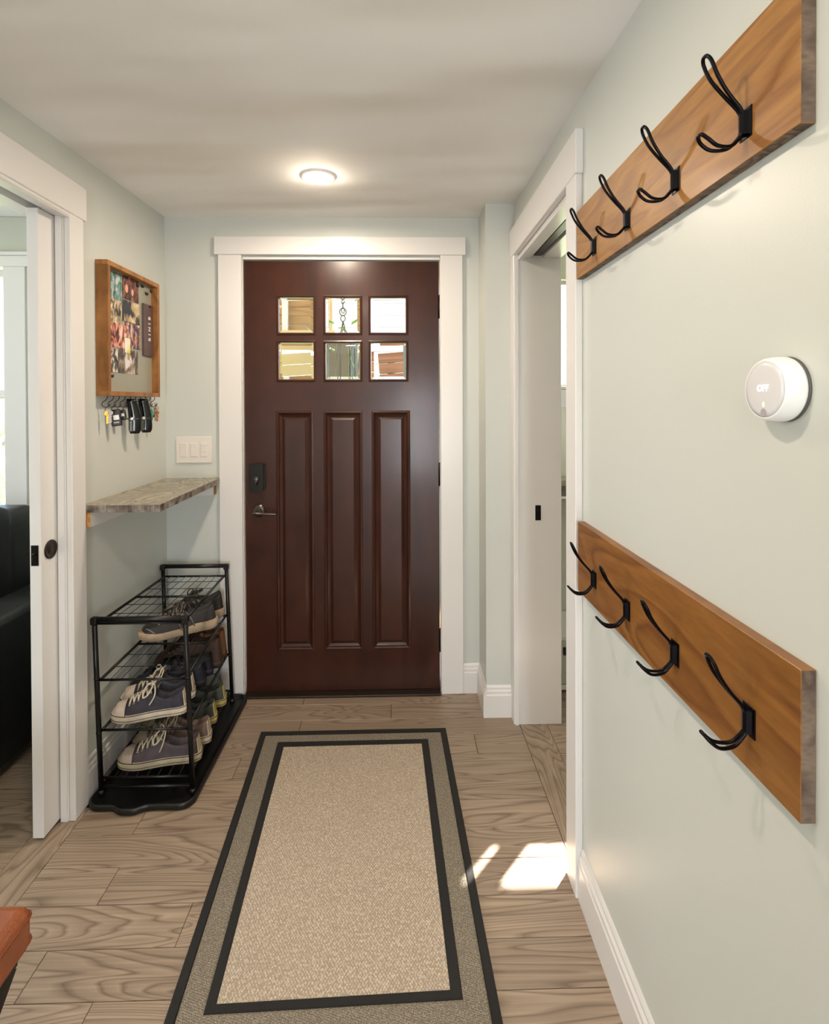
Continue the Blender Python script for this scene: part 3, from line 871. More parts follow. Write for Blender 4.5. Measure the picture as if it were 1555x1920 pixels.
# ------------------------------------------------------------------ shoes
def shoe(toe, heel, z, label, style, colr, sole='#cfc4ae', lace='#c9c0ac', lining='#8a7d66', cap='#c9bfb0', w=.050, hh=.086, group=None, seed=1, stripe='#241f2a', flip=1):
    toe = Vector((*toe, z)); heel = Vector((*heel, z)); d = toe - heel; L = d.length
    ang = math.atan2(d.y, d.x)
    root = bpy.data.objects.new('shoe', None); COL.objects.link(root); root.location = heel; root.rotation_euler = (0, 0, ang); root.empty_display_size = .03
    root['_o'] = (0., 0., 0.)
    tag(root, label, 'shoe', group)
    rnd = random.Random(seed)
    def hw(t_):   # half width along the length, 0 heel .. 1 toe
        k = [(0, .30), (.02, .52), (.07, .68), (.15, .74), (.3, .72), (.45, .76), (.6, .90), (.72, 1.0), (.83, .96), (.92, .84), (.97, .68), (.99, .52), (1, .40)]
        for (a, va), (c_, vc) in zip(k, k[1:]):
            if t_ <= c_: return w * (va + (vc - va) * (t_ - a) / (c_ - a))
        return 0
    run = style == 'runner'
    st = .030 if (run or style == 'canvas') else .024
    def spring(t_): return (.016 if run else .007) * max(0, (t_ - .72) / .28) ** 2 + (.006 * max(0, (.12 - t_) / .12) if run else 0)
    # sole outline
    ts = [0, .01, .03, .07, .13, .2, .3, .4, .5, .6, .7, .78, .85, .91, .95, .98, .995, 1]
    out = [(t_ * L, hw(t_) * 1.04 + (.0 if 0 < t_ < 1 else 0), t_) for t_ in ts]
    loop = [(x, y_, t_) for x, y_, t_ in out] + [(x, -y_, t_) for x, y_, t_ in out[-2:0:-1]]
    def sthick(t_): return st * (1.25 if run and t_ < .4 else 1.0)
    b = MB()
    lv = []
    for k_, (sc_, zz) in enumerate(((.93, 0), (1.0, .12), (1.02, .55), (1.0, .95), (.95, 1.0))):
        lv.append([b.v((L / 2 + (x - L / 2) * (1 - (1 - sc_) * .25), y_ * sc_, spring(t_) + sthick(t_) * zz)) for x, y_, t_ in loop])
    for A, B in zip(lv, lv[1:]):
        for k in range(len(A)): b.f([A[k], A[(k + 1) % len(A)], B[(k + 1) % len(A)], B[k]], True)
    b.f(lv[0][::-1]); b.f(lv[-1])
    SM = mat('sole rubber', sole, .6, vary=.18, vscale=25)
    b.build('sole', SM, root)
    if stripe:
        b = MB()
        for zz, r_w in ((.93, .0014), (.34, .0009)):
            b.tube([(L / 2 + (x - L / 2) * 1.002, y_ * 1.022, spring(t_) + sthick(t_) * zz) for x, y_, t_ in loop], r_w, 5, closed=True)
        b.build('sole_stripe', mat('stripe', stripe, .6), root)
    # upper
    def top(t_):
        k = {'canvas': [(0, .86), (.05, .95), (.14, .84), (.25, .70), (.34, .78), (.46, 1.0), (.58, .86), (.70, .70), (.80, .60), (.90, .58), (1, .52)],
             'runner': [(0, 1.02), (.06, 1.10), (.16, .98), (.28, .86), (.38, .98), (.48, 1.0), (.6, .84), (.72, .68), (.82, .60), (.92, .52), (1, .30)],
             'boot': [(0, 1.0), (.06, 1.05), (.16, 1.0), (.28, .92), (.38, 1.0), (.48, .95), (.6, .78), (.72, .62), (.82, .55), (.92, .48), (1, .30)],
             'slip': [(0, .80), (.06, .84), (.16, .76), (.28, .68), (.38, .66), (.48, .66), (.6, .62), (.72, .55), (.82, .48), (.92, .42), (1, .25)]}[style]
        for (a, va), (c_, vc) in zip(k, k[1:]):
            if t_ <= c_: return hh * (va + (vc - va) * (t_ - a) / (c_ - a))
        return hh * .3
    NS = 26; PR = 15
    def section(t_, grow=0):
        h_ = hw(min(max(t_, .012), .988)) * .97 + grow; H_ = top(t_) + grow; s0 = spring(t_) + sthick(t_) * .8
        open_ = 1 - min(1, max(0, (t_ - .40) / .10))      # 1 = open collar
        if t_ < .03: open_ *= t_ / .03
        pts = []
        for k in range(PR):
            u = k / (PR - 1) * 2 - 1      # -1..1 across
            a = abs(u)
            if a > .45:
                q = (1 - a) / .55      # 0 at sole, 1 at collar
                yy = h_ * (1 - .30 * q ** 1.6 - (.0 if open_ > .5 else .12 * q ** 2)); zz = s0 + (H_ - s0) * math.sin(q * PI / 2) ** .9
            else:
                q = a / .45          # 1 at collar, 0 centre
                yo = h_ * .70 * q * .84; zo = H_ - (H_ - s0 - .012) * (1 - q ** 3)
                yc = h_ * .58 * q; zc_ = H_ + .010 * (1 - q * q) * (1 if t_ < .75 else .7)
                yy = yo * open_ + yc * (1 - open_); zz = zo * open_ + zc_ * (1 - open_)
            pts.append((yy * (1 if u >= 0 else -1), zz))
        return pts
    def loft(b, t0, t1, n_, grow=0, inner=True, endcap=True):
        rings_ = []
        for i in range(n_ + 1):
            t_ = t0 + (t1 - t0) * i / n_
            x = t_ * L
            rings_.append([b.v((x + L * .055 * min(1, z_ / hh) * max(0, 1 - t_ / .12) ** 1.5 - L * .06 * min(1, z_ / (hh * .6)) ** 2 * max(0, (t_ - .86) / .14) ** 2, y_, z_)) for y_, z_ in section(t_, grow)])
        for A, B in zip(rings_, rings_[1:]):
            for k in range(PR - 1):
                b.mi = 1 if (inner and 4 < k < 9 and A[0].co.x < .42 * L) else 0
                b.f([A[k], A[k + 1], B[k + 1], B[k]], True)
        b.mi = 0
        if endcap: b.f(rings_[0][::-1]); b.f(rings_[-1])
        return rings_
    b = MB(); loft(b, .006, .985, 34)
    UP = mat('shoe upper', colr, .8 if style == 'canvas' else .6, bump=.4, bscale=500, vary=.25, vscale=30)
    up = b.build('upper', [UP, mat('shoe lining', lining, .9)], root)
    if style == 'canvas':
        b = MB(); loft(b, .80, .992, 10, .0022, False)
        b.build('toe_cap', mat('toe cap rubber', cap, .5, vary=.1, vscale=30), root)
        b = MB(); b.tube([(.80 * L, y_, z_) for y_, z_ in section(.80, .0024)], .0013, 5); b.build('toe_stripe', mat('stripe', stripe or '#222222', .6), root)
        b = MB(); loft(b, .005, .022, 2, .0015, False); b.build('heel_strip', mat('heel strip', sole, .6), root)
    if style in ('canvas', 'runner', 'boot'):
        # tongue, eyelets and laces
        LM = mat('lace', lace, .85)
        def surf(t_, y_):
            sec = section(t_)
            for (ya, za), (yb, zb) in zip(sec, sec[1:]):
                if ya <= y_ <= yb or yb <= y_ <= ya:
                    return za + (zb - za) * ((y_ - ya) / (yb - ya) if abs(yb - ya) > 1e-6 else 0)
            return sec[0][1]
        def on(t_, y_, up_=.0035): return (t_ * L, y_, surf(t_, y_) + up_)
        b = MB(); A_ = []
        for i in range(9):
            t_ = .56 - .22 * i / 8; zt = top(max(t_, .46)) + .012 + (.016 * i / 8)
            A_.append([b.v((t_ * L, yy, zt + (.004 if j == 1 else -.003))) for j, yy in enumerate((-.016, 0, .016))] )
        for P_, Q_ in zip(A_, A_[1:]):
            for j in range(2): b.f([P_[j], P_[j + 1], Q_[j + 1], Q_[j]], True)
        b.build('tongue', UP, root, recalc=False)
        b = MB(); rows_ = 5
        lr = .0030 if style == 'canvas' else .0024
        tr = [.755 - .058 * i for i in range(rows_)]
        for i, t_ in enumerate(tr):
            yw = hw(t_) * .60
            t2_ = tr[i + 1] if i + 1 < rows_ else t_ - .05
            for sgn in (-1, 1):
                b.tube(catmull([on(t_, -sgn * yw, .002), on(t_ - .012, -sgn * yw * .5, .005), on((t_ + t2_) / 2, 0, .0065 + .002 * sgn), on(t2_ + .012, sgn * yw * .5, .005), on(t2_, sgn * yw, .002)], 3), lr, 5)
        b.tube(catmull([on(tr[0], -hw(tr[0]) * .6, .001), on(tr[0], 0, .005), on(tr[0], hw(tr[0]) * .6, .001)], 3), lr, 5)
        t_ = .455; zt = top(.47) + .020
        for sgn in (-1, 1):
            p = [(t_ * L, 0, zt), (t_ * L + .012, sgn * .016, zt + .012), (t_ * L + .026, sgn * .034, zt - .002), (t_ * L + .026, sgn * .045, zt - .022), (t_ * L + .010, sgn * .040, zt - .014), (t_ * L, 0, zt + .002)]
            b.tube(catmull(p, 4), lr, 5)
            p = [(t_ * L, 0, zt), (t_ * L - .008, sgn * .022, zt + .004), (t_ * L - .004 + rnd.uniform(-.008, .008), sgn * .042, zt - .022), (t_ * L + .006, sgn * .046, zt - .050)]
            b.tube(catmull(p, 4), lr * .85, 5)
        b.tube([(t_ * L - .007, -.005, zt + .001), (t_ * L + .007, .005, zt + .003)], .0065, 7)
        b.build('laces', LM, root)
        b = MB()
        for t_ in tr:
            yw = hw(t_) * .66
            for sgn in (-1, 1): b.lathe([(.0042, -.001), (.0042, .0014), (.0020, .0018)], on(t_, sgn * yw, .0005), 'Z', 8)
        b.build('eyelets', mat('eyelet', '#b8b4ac', .3, .8), root)['kind'] = 'stuff'
    if style == 'runner':
        OV = mat('grey overlay', '#7d7872', .5)
        for t0 in (.38, .46, .54, .86):
            for sgn in (-1, 1):
                q = [section(t0, .002)[k if sgn < 0 else PR - 1 - k] for k in (0, 1, 2, 3)]
                b = MB(); b.tube([(t0 * L + .035 * (j / 3) - .02, y_, z_ ) for j, (y_, z_) in enumerate(q)], .0026, 5)
                b.build('side_stripe', OV, root)
    if style == 'slip':
        GS = mat('glossy strap', '#0d0d10', .2)
        for t0 in (.50, .60, .70):
            b = MB(); b.tube([((t0 + .02 * math.sin(i)) * L, y_, z_ + .003) for i, (y_, z_) in enumerate(section(t0, .002))], .0045, 6)
            b.build('strap', GS, root)
    return root

zt2, zt3, zt4 = .4142, .2382, .0702
GR = 'shoes lined up on the wire rack'
shoe((-1.062, 2.135), (-0.795, 2.285), zt2, 'worn black and grey running shoe, front one on the second tier', 'runner', '#302c29', '#a8937a', '#7a6f62', '#151313', w=0.046, hh=.098, group=GR, seed=2, stripe=None)
shoe((-1.045, 2.275), (-0.8, 2.392), zt2, 'worn black running shoe with loose laces, behind its mate on the second tier', 'runner', '#1f1c1a', '#93826d', '#3b3530', '#0f0e0e', w=0.042, hh=.105, group=GR, seed=3, stripe=None)
shoe((-1.036, 1.898), (-0.792, 1.956), zt3, 'navy canvas sneaker with a white rubber toe, front one on the third tier', 'canvas', '#37353f', '#cdbfa9', '#cfc4ae', '#9a8c68', '#c8b8aa', w=0.0425, hh=.092, group=GR, seed=4)
shoe((-1.056, 1.995), (-0.8, 2.055), zt3, 'navy canvas sneaker behind its mate on the third tier', 'canvas', '#35343e', '#c4b7a2', '#c9bda6', '#857857', '#c0b0a2', w=0.0425, hh=.096, group=GR, seed=5)
shoe((-1.07, 2.1), (-0.79, 2.138), zt3, 'navy slip-on shoe with glossy black straps on the third tier', 'slip', '#141a28', '#10141f', '#111111', '#0d0e14', w=0.0385, hh=.110, group=GR, seed=6, stripe=None)
shoe((-1.062, 2.187), (-0.79, 2.222), zt3, 'dark navy slip-on shoe between its mate and the brown boots', 'slip', '#10131c', '#0d1018', '#111111', '#0d0e14', w=0.038, hh=.100, group=GR, seed=7, stripe=None)
shoe((-1.058, 2.268), (-0.772, 2.286), zt3, 'brown suede boot beside the navy shoes on the third tier', 'boot', '#3c2618', '#2a1d14', '#231811', '#1b120c', w=0.038, hh=.128, group=GR, seed=8, stripe=None)
shoe((-1.056, 2.350), (-0.782, 2.366), zt3, 'light brown suede boot at the far end of the third tier', 'boot', '#6a4426', '#3a291b', '#2c1e14', '#2a1c12', w=0.038, hh=.125, group=GR, seed=9, stripe=None)
shoe((-1.016, 1.905), (-0.735, 1.945), zt4, 'worn grey-brown canvas sneaker, front one on the bottom tier', 'canvas', '#4a4145', '#a89c80', '#b5ab93', '#8a765a', '#a29488', w=0.045, hh=.092, group=GR, seed=10)
shoe((-1.014, 2.005), (-0.735, 2.045), zt4, 'taupe canvas sneaker with a red lining, second on the bottom tier', 'canvas', '#66544a', '#ad9c86', '#8c8474', '#5a2a26', '#8d8175', w=0.044, hh=.094, group=GR, seed=11)
shoe((-1.036, 2.115), (-0.756, 2.168), zt4, 'grey-green canvas sneaker with a yellowed sole, third on the bottom tier', 'canvas', '#353a34', '#a8995a', '#5f6350', '#39502a', '#8d8466', w=0.044, hh=.092, group=GR, seed=12)
shoe((-1.034, 2.235), (-0.76, 2.295), zt4, 'grey-green canvas sneaker at the far end of the bottom tier', 'canvas', '#40443c', '#a8995a', '#5f6350', '#39502a', '#8d8466', w=0.044, hh=.096, group=GR, seed=13)

# ------------------------------------------------------------------ memo board with hooks
PXp = -1.076   # panel plane
def yz(u, v, X=PXp):
    d = RR * ((u - CX) / F_PX) - UU * ((v - CY) / F_PX) + Fv
    return X / d.x * d.y, 1.372 + X / d.x * d.z
t = thing('memo_board', 'magnetic memo board in a honey wood frame on the left wall', 'memo board', (XL, 2.12, 1.41))
by0, by1, bz0, bz1 = 1.915, 2.320, 1.402, 1.892; XF = -1.048; fw = .017
for nm, q in (('frame_rail', (by0, by1, bz1 - fw, bz1)), ('frame_rail', (by0, by1, bz0, bz0 + fw)), ('frame_stile', (by0, by0 + fw, bz0, bz1)), ('frame_stile', (by1 - fw, by1, bz0, bz1))):
    MB().box(XL + .0002, XF, q[0], q[1], q[2] + (0 if nm == 'frame_rail' else fw), q[3] - (0 if nm == 'frame_rail' else fw), .0008).build(nm, FRAMEW, t)
MB().box(XL + .0005, PXp, by0 + fw, by1 - fw, bz0 + fw, bz1 - fw).build('panel', mat('brushed grey sheet', '#a3a292', .35, .25), t)
HK = []
for k in range(10):
    y = by0 + .018 + (by1 - by0 - .036) * k / 9; X = -1.064; HK.append(y)
    b = MB(); z = bz0
    p = [(X + .9 * q, y + .42 * q, z + h_) for q, h_ in ((0, .002), (0, -.008), (-.005, -.016), (-.014, -.023), (-.017, -.033), (-.009, -.041), (.003, -.039), (.010, -.030))]
    b.tube(catmull(p, 3), .0016, 6); b.build('hook', BLACKM, t)
def photo(u0, u1, v0, v1, cols_, label, sc=18, seed=0, tilt=0, lift=.0006):
    y0, _ = yz(u0, v0); y1, _ = yz(u1, v0); um = (u0 + u1) / 2
    _, zt_ = yz(um, v0); _, zb_ = yz(um, v1)
    M = bpy.data.materials.new('photo print'); M.use_nodes = True
    n = M.node_tree.nodes; L = M.node_tree.links; b_ = n['Principled BSDF']; b_.inputs['Roughness'].default_value = .25
    tc = n.new('ShaderNodeTexCoord'); mp = n.new('ShaderNodeMapping'); mp.inputs['Location'].default_value = (seed * 3.1, seed * 1.7, seed * 2.3); mp.inputs['Scale'].default_value = (1, 1, .6)
    L.new(tc.outputs['Object'], mp.inputs[0])
    v_ = n.new('ShaderNodeTexNoise'); v_.inputs['Scale'].default_value = sc * 1.5; v_.inputs['Detail'].default_value = 5; v_.inputs['Distortion'].default_value = .5
    L.new(mp.outputs[0], v_.inputs['Vector'])
    r = n.new('ShaderNodeValToRGB'); r.color_ramp.interpolation = 'LINEAR'; cr = r.color_ramp; N_ = len(cols_)
    cr.elements[0].position = .36; cr.elements[0].color = lin(cols_[0]); cr.elements[1].position = .64; cr.elements[1].color = lin(cols_[-1])
    for i in range(1, N_ - 1): e = cr.elements.new(.36 + .28 * i / (N_ - 1)); e.color = lin(cols_[i])
    L.new(v_.outputs['Fac'], r.inputs[0]); L.new(r.outputs[0], b_.inputs['Base Color'])
    o = MB().box(PXp + lift, PXp + lift + .0005, y0, y1, zb_, zt_, R=Matrix.Rotation(tilt, 3, 'X')).build('photo_print', M, loc=(PXp, (y0 + y1) / 2, (zt_ + zb_) / 2))
    return tag(o, label, 'photo', 'photos on the memo board')
photo(207, 228, 511, 561, ['#27424a', '#4f7a52', '#6f93a0', '#c9ccc4'], 'photo of green trees under a pale sky, top left on the memo board', 26, 1)
pf_ = photo(229, 259, 517, 564, ['#22090a', '#3a1712', '#5a2a20', '#7a4032', '#a06a56'], 'photo of two faces with long red-brown hair, at the top of the memo board', 30, 2)
SKIN = mat('printed skin tone', '#dca48c', .3)
for (u, v, ry_, rz_) in ((237, 541, .011, .017), (248, 549, .009, .014)):
    y, z = yz(u, v); oy, oz = y - pf_.location.y, z - pf_.location.z
    b = MB(); b.prism([(.0011, oy + ry_ * math.sin(a * PI / 8), oz + rz_ * math.cos(a * PI / 8)) for a in range(16)], (.0002, 0, 0))
    q = b.build('printed_face', SKIN); q.parent = pf_; q.location = (0, 0, 0)
photo(207, 228, 562, 606, ['#2b2c2a', '#8a7a60', '#c9b08c', '#dcd6cc'], 'photo of pale figures outdoors, under the tree photo', 36, 3)
photo(229, 261, 566, 606, ['#1c1f2c', '#2a2b38', '#b59a72', '#d8c49a'], 'photo of a dark room with a cream ceiling, in the middle of the board', 16, 4)
photo(207, 236, 607, 652, ['#2a0f10', '#6f2a22', '#c77a62', '#efc9b4'], 'photo of people with bright skin tones, at the left edge of the board', 34, 5, lift=.0012)
photo(234, 262, 606, 654, ['#14305c', '#5a3a3e', '#b06a52', '#cfc0b4'], 'photo of seated people with blue and red accents, centre of the board', 34, 6)
photo(233, 243, 634, 662, ['#d8d020', '#e8e0a0', '#efe8d8', '#f4efe4'], 'small yellow and white card overlapping the lower photos', 20, 7, lift=.0022)
photo(221, 258, 655, 701, ['#3c3430', '#5a4c44', '#a08a78', '#dcd6d4'], 'photo of a person in white on a brown backdrop, lowest on the board', 22, 8, lift=.0006)
photo(206, 220, 654, 698, ['#20242c', '#4a5450', '#c2a48c', '#e0dcd2'], 'narrow photo with blue and white figures, bottom left on the board', 34, 9, lift=.0016)
sg = thing('sign', 'dark plum rectangular plate with white block letters on the memo board', 'sign', (PXp, 2.25, 1.5))
y0, _ = yz(266, 600); y1 = by1 - fw - .004; _, z1s = yz(276, 572); _, z0s = yz(276, 668)
MB().box(PXp + .0006, PXp + .008, y0, y1, z0s, z1s, .0006).build('plate', mat('plum plate', '#5a4644', .4, vary=.15, vscale=30), sg)
yc = y0 + (y1 - y0) * .62; zc_ = (z1s + z0s) / 2 + .006
zs = [zc_ + .046, zc_ + .023, zc_, zc_ - .023, zc_ - .044]
for ch, zz in zip('BINIB', zs):
    mtx = Matrix.Translation((PXp + .0086, yc, zz)) @ Matrix(((0, 0, 1), (0, -1, 0), (1, 0, 0))).to_4x4() @ Matrix.Rotation(0, 4, 'Z')
    text_mesh(ch, .026, mat('white enamel', '#e6dcd6', .5), 'lettering', sg, mtx, .0003, .0008)
for i, (u, v, lb) in enumerate(((257, 536, 'dark winged magnet touching the faces photo'), (266, 537, 'dark moth-like magnet right of the faces photo'), (283, 547, 'dark magnet at the top right of the memo board'), (274, 551, 'dark magnet below the other top magnets'), (277, 575, 'round dark magnet holding the plum plate'), (209, 705, 'dark magnet at the lower left corner of the board'))):
    y, z = yz(u, v); b = MB()
    xx = PXp + (.009 if i == 4 else .0012)
    b.lathe([(.004, 0), (.0045, .003), (.0015, .005)], (xx, y, z), 'X', 10)
    if i != 4:
        for sgn in (-1, 1): b.prism([(xx, y, z), (xx, y + sgn * .011, z + .007), (xx, y + sgn * .012, z - .001), (xx, y + sgn * .005, z - .006)], (.0025, 0, 0))
    o = b.build('magnet', BLACKP, loc=(xx, y, z)); tag(o, lb, 'magnet', 'dark magnets on the memo board')
# things hanging from the hooks
XH = -1.060
BRASS = mat('brass key', '#b98a3a', .35, .9)
def key(parent, y, z, M=BRASS, ang=0):
    b = MB(); b.lathe([(.009, -.001), (.009, .001)], (XH, y, z - .008), 'X', 14); b.box(XH - .001, XH + .001, y - .003, y + .003, z - .045, z - .014)
    for k in range(3): b.box(XH - .001, XH + .001, y + .003, y + .0055, z - .042 + k * .009, z - .038 + k * .009)
    b.build('key', M, parent)
def ring(parent, y, z, r=.010): 
    MB().tube([(XH, y + r * math.sin(a * PI / 6), z + r * math.cos(a * PI / 6)) for a in range(12)], .0012, 5, closed=True).build('key_ring', STEEL, parent)
hz = bz0 - .040
kr = thing('key_bunch', 'brass keys hanging from the hook nearest the camera', 'keys', (XH, HK[0], hz)); ring(kr, HK[0], hz - .008); key(kr, HK[0] - .004, hz - .016); key(kr, HK[0] + .006, hz - .014, STEEL)
for i, (hk, w_, h_, lb) in enumerate(((1, .036, .062, 'larger black car key fob with a white tag under the board'), (2, .030, .040, 'smaller black key fob beside the larger one'))):
    y = HK[hk] + .010; kf = thing('key_fob', lb, 'key fob', (XH, y, hz)); ring(kf, y - .004, hz - .006)
    zt_ = hz - (.010 if i == 0 else .012)
    Rm = Matrix.Rotation(.12, 3, 'X')
    MB().box(XH - .006, XH + .007, y - w_ / 2, y + w_ / 2, zt_ - h_, zt_, .004, 2, R=Rm).build('fob_body', BLACKP, kf)
    MB().box(XH + .0068, XH + .0078, y - w_ * .24, y + w_ * .28, zt_ - h_ * .62, zt_ - h_ * .34, R=Rm).build('white_button', WHITEP, kf)
    if i == 0: MB().box(XH + .0068, XH + .0076, y - w_ * .2, y + w_ * .3, zt_ - h_ * .82, zt_ - h_ * .74, R=Rm).build('button', mat('pale button', '#a89c96', .4), kf)
GLB = mat('glossy black leather', '#080808', .15)
for i, (u, v0, v1, lb) in enumerate(((246, 746, 813, 'long glossy black pouch with a silver clasp hanging under the board'), (268, 746, 811, 'second glossy black pouch hanging left of the green keychain'))):
    y, _ = yz(u, 750, XH); _, z1_ = yz(u, v0, XH); _, z0_ = yz(u, v1, XH)
    z1_ -= .004
    pch = thing('pouch', lb, 'pouch', (XH, y, z1_)); hw_ = .0225
    b = MB(); prof = []
    Hh = z1_ - z0_
    ringsv = []
    for k in range(13):
        q = k / 12; zz = z1_ - Hh * q
        wdt = hw_ * (.72 + .28 * math.sin(min(1, q * 1.4 + .12) * PI / 2)) * (1 if q < .9 else (1 - (q - .9) * 3.0)); th = .010 * (1 - .3 * abs(q - .5) * 2)
        sh = .006 * math.sin(q * PI) * (1 if i == 0 else .6) + .012 * q
        ringsv.append([b.v((XH + .002 + th * math.cos(a * PI / 6), y + sh + wdt * math.sin(a * PI / 6), zz)) for a in range(12)])
    for A, B in zip(ringsv, ringsv[1:]):
        for k in range(12): b.f([A[k], A[(k + 1) % 12], B[(k + 1) % 12], B[k]], True)
    b.f(ringsv[0][::-1]); b.f(ringsv[-1])
    b.build('pouch_body', GLB, pch)
    MB().box(XH + .009, XH + .0135, y - .014, y + .028, z1_ - Hh * .60, z1_ - Hh * .545, .001).build('strap', GLB, pch)
    MB().lathe([(.007, 0), (.006, .002), (.002, .003)], (XH + .0135, y + .002, z1_ - Hh * .575), 'X', 16).build('clasp', mat('bright clasp', '#e8e4dc', .2, .6), pch)
    MB().box(XH + .012, XH + .0132, y - .016 + .01, y + .004, z1_ - Hh * .93, z1_ - Hh * .63, .0005).build('grey_patch', mat('grey leather patch', '#4c5048', .3), pch)
y = HK[8] - .016
gk = thing('keychain', 'green translucent keychain tag hanging under the board', 'keychain', (XH, y, hz)); ring(gk, y, hz - .006)
G1 = mat('green acrylic', '#0b9a68', .15); 
for dy in (-.009, 0, .009): MB().box(XH - .003, XH + .004, y + dy - .0042, y + dy + .0042, hz - .068 + abs(dy), hz - .014, .0018, 2).build('green_tag', G1, gk)
key(gk, y - .016, hz - .014, STEEL)
y = HK[9]
tk = thing('tassel', 'tan leather tassel on the hook farthest from the camera', 'tassel', (XH, y, hz))
b = MB(); b.lathe([(.004, 0), (.006, -.006), (.005, -.010), (.009, -.030), (.012, -.044)], (XH, y, hz - .004), 'Z', 12); b.build('fringe', mat('tan leather', '#a8683c', .6), tk)
b = MB(); b.tube([(XH, y, hz - .004), (XH, y - .010, hz + .014)], .0013, 5); b.tube([(XH, y, hz - .004), (XH, y + .012, hz + .014)], .0013, 5); b.build('cord', BLACKM, tk)
kr = thing('key_bunch', 'silver keys with a brown tag beside the tan tassel', 'keys', (XH, HK[8], hz)); ring(kr, HK[8] + .018, hz - .008); key(kr, HK[8] + .016, hz - .016, STEEL); key(kr, HK[8] + .022, hz - .02, mat('copper key', '#8a4a2c', .4, .6))

for o in bpy.data.objects:
    if o.parent is None and o.name.split('.')[0] in ('key_fob', 'pouch', 'keychain', 'key_bunch'): o.rotation_euler = (0, 0, -1.13)

# ------------------------------------------------------------------ ottoman stool
t = thing('stool', 'cognac leather stool with crossed black legs at the lower left', 'stool', (-.92, .75, 0))
b = MB(); b.box(-1.10, -.683, .545, .985, .368, .450, .020, 4)
b.build('cushion', LEATHO, t)
b = MB()
for z in (.431, .387):
    r_c = .014; xr_, yf_, yn_ = -.6835, .9845, .5455
    P_ = [(-1.08, yn_, z)] + [(xr_ - r_c + r_c * math.sin(a), yn_ + r_c - r_c * math.cos(a), z) for a in (0, .5, 1.07, 1.57)] + [(xr_ - r_c + r_c * math.cos(a), yf_ - r_c + r_c * math.sin(a), z) for a in (0, .5, 1.07, 1.57)] + [(-1.08, yf_, z)]
    b.tube(P_, .0020, 6)
b.build('piping', mat('piping leather', '#7a3512', .4), t)
MB().box(-1.08, -.70, .565, .965, .350, .368, .002).build('seat_frame', BLACKM, t)
for x in (-1.075, -.715):
    for ya, yb in ((.955, .58), (.575, .95)):
        d_ = Vector((0, yb - ya, -.35)); b = MB()
        nrm = Vector((0, d_.z, -d_.y)).normalized() * .016
        p0 = Vector((x, ya, .354)); p1 = p0 + Vector((0, yb - ya, -.350))
        xo = .004 if ya > .9 else -.004
        b.prism([p0 + nrm + Vector((xo, 0, 0)), p1 + nrm + Vector((xo, 0, 0)), p1 - nrm + Vector((xo, 0, 0)), p0 - nrm + Vector((xo, 0, 0))], (.007, 0, 0))
        b.build('leg', BLACKM, t)

# ------------------------------------------------------------------ sofa
t = thing('sofa', 'black leather sofa seen through the left doorway below the window', 'sofa', (-2.4, 2.05, 0))
MB().box(-3.05, -1.62, 1.56, 2.40, .08, .40, .03, 3).build('base', LEATHB, t)
for x0_, x1_ in ((-1.61, -1.45), (-3.20, -3.04)):
    ar = MB().box(x0_, x1_, 1.52, 2.41, .035, .585, .022, 3).build('arm', LEATHB, t)
    MB().box(x0_ - .004, x1_ + .004, 1.515, 2.414, .560, .598, .014, 3).build('arm_pad', LEATHG, ar)
MB().box(-3.04, -1.60, 2.14, 2.42, .38, .93, .07, 5).build('back', LEATHB, t)
for k in range(2):
    xa = -3.03 + k * .71
    MB().box(xa, xa + .70, 1.54, 2.16, .39, .52, .04, 4).build('seat_cushion', LEATHB, t)
    b = MB(); b.box(xa, xa + .715, 2.075, 2.24, .50, .955, .055, 5)
    bc = b.build('back_cushion', LEATHB, t)
    b = MB()
    for j in range(5):
        zz = .93 - .012 * j
        b.tube(catmull([(xa + .05, 2.09 + .008 * j, zz + .012), (xa + .3, 2.10 + .004 * j, zz + .018 - .006 * (j % 2)), (xa + .5, 2.085 + .006 * j, zz + .010), (xa + .67, 2.10, zz + .016)], 5), .004, 6)
    b.build('crease', LEATHB, bc)

# ------------------------------------------------------------------ side room: counter and cabinet glimpsed through the gap
t = thing('counter', 'grey stone counter ledge glimpsed through the narrow right doorway', 'counter', (1.1, 2.62, .9))
MB().box(.69, 1.9, 2.60, 2.748, .955, .985, .002).build('countertop', STONE, t)
MB().box(.69, 1.9, 2.60, 2.618, .905, .955, .001).build('counter_edge', mat('dark edge tile', '#5f5c4b', .3, vary=.3, vscale=40), t)
MB().box(.69, 1.9, 2.60, 2.70, .890, .903, .001).build('light_ledge', WHITEP, t)
for x in (.72, 1.3, 1.87): MB().box(x - .015, x + .015, 2.62, 2.745, .70, .890, .002).build('bracket', TRIM, t)
t = thing('storage_box', 'low white drawer box on the floor behind the right doorway', 'box', (1.0, 2.55, 0))
MB().box(.70, 1.35, 2.46, 2.74, .035, .245, .006, 2).build('box_body', mat('greenish white', '#c2c6b8', .35), t)
MB().box(.695, 1.355, 2.452, 2.745, .245, .272, .006, 2).build('lid', WHITEP, t)
MB().box(.70, 1.35, 2.455, 2.60, .012, .034, .002).build('kick_strip', WHITEP, t)
MB().box(.765, .79, 2.445, 2.458, .18, .215, .002).build('handle', BLACKP, t)
for x in (.72, 1.33):
    for y in (2.49, 2.71): MB().box(x - .01, x + .01, y - .01, y + .01, 0.0003, .036).build('foot', BLACKP, t)

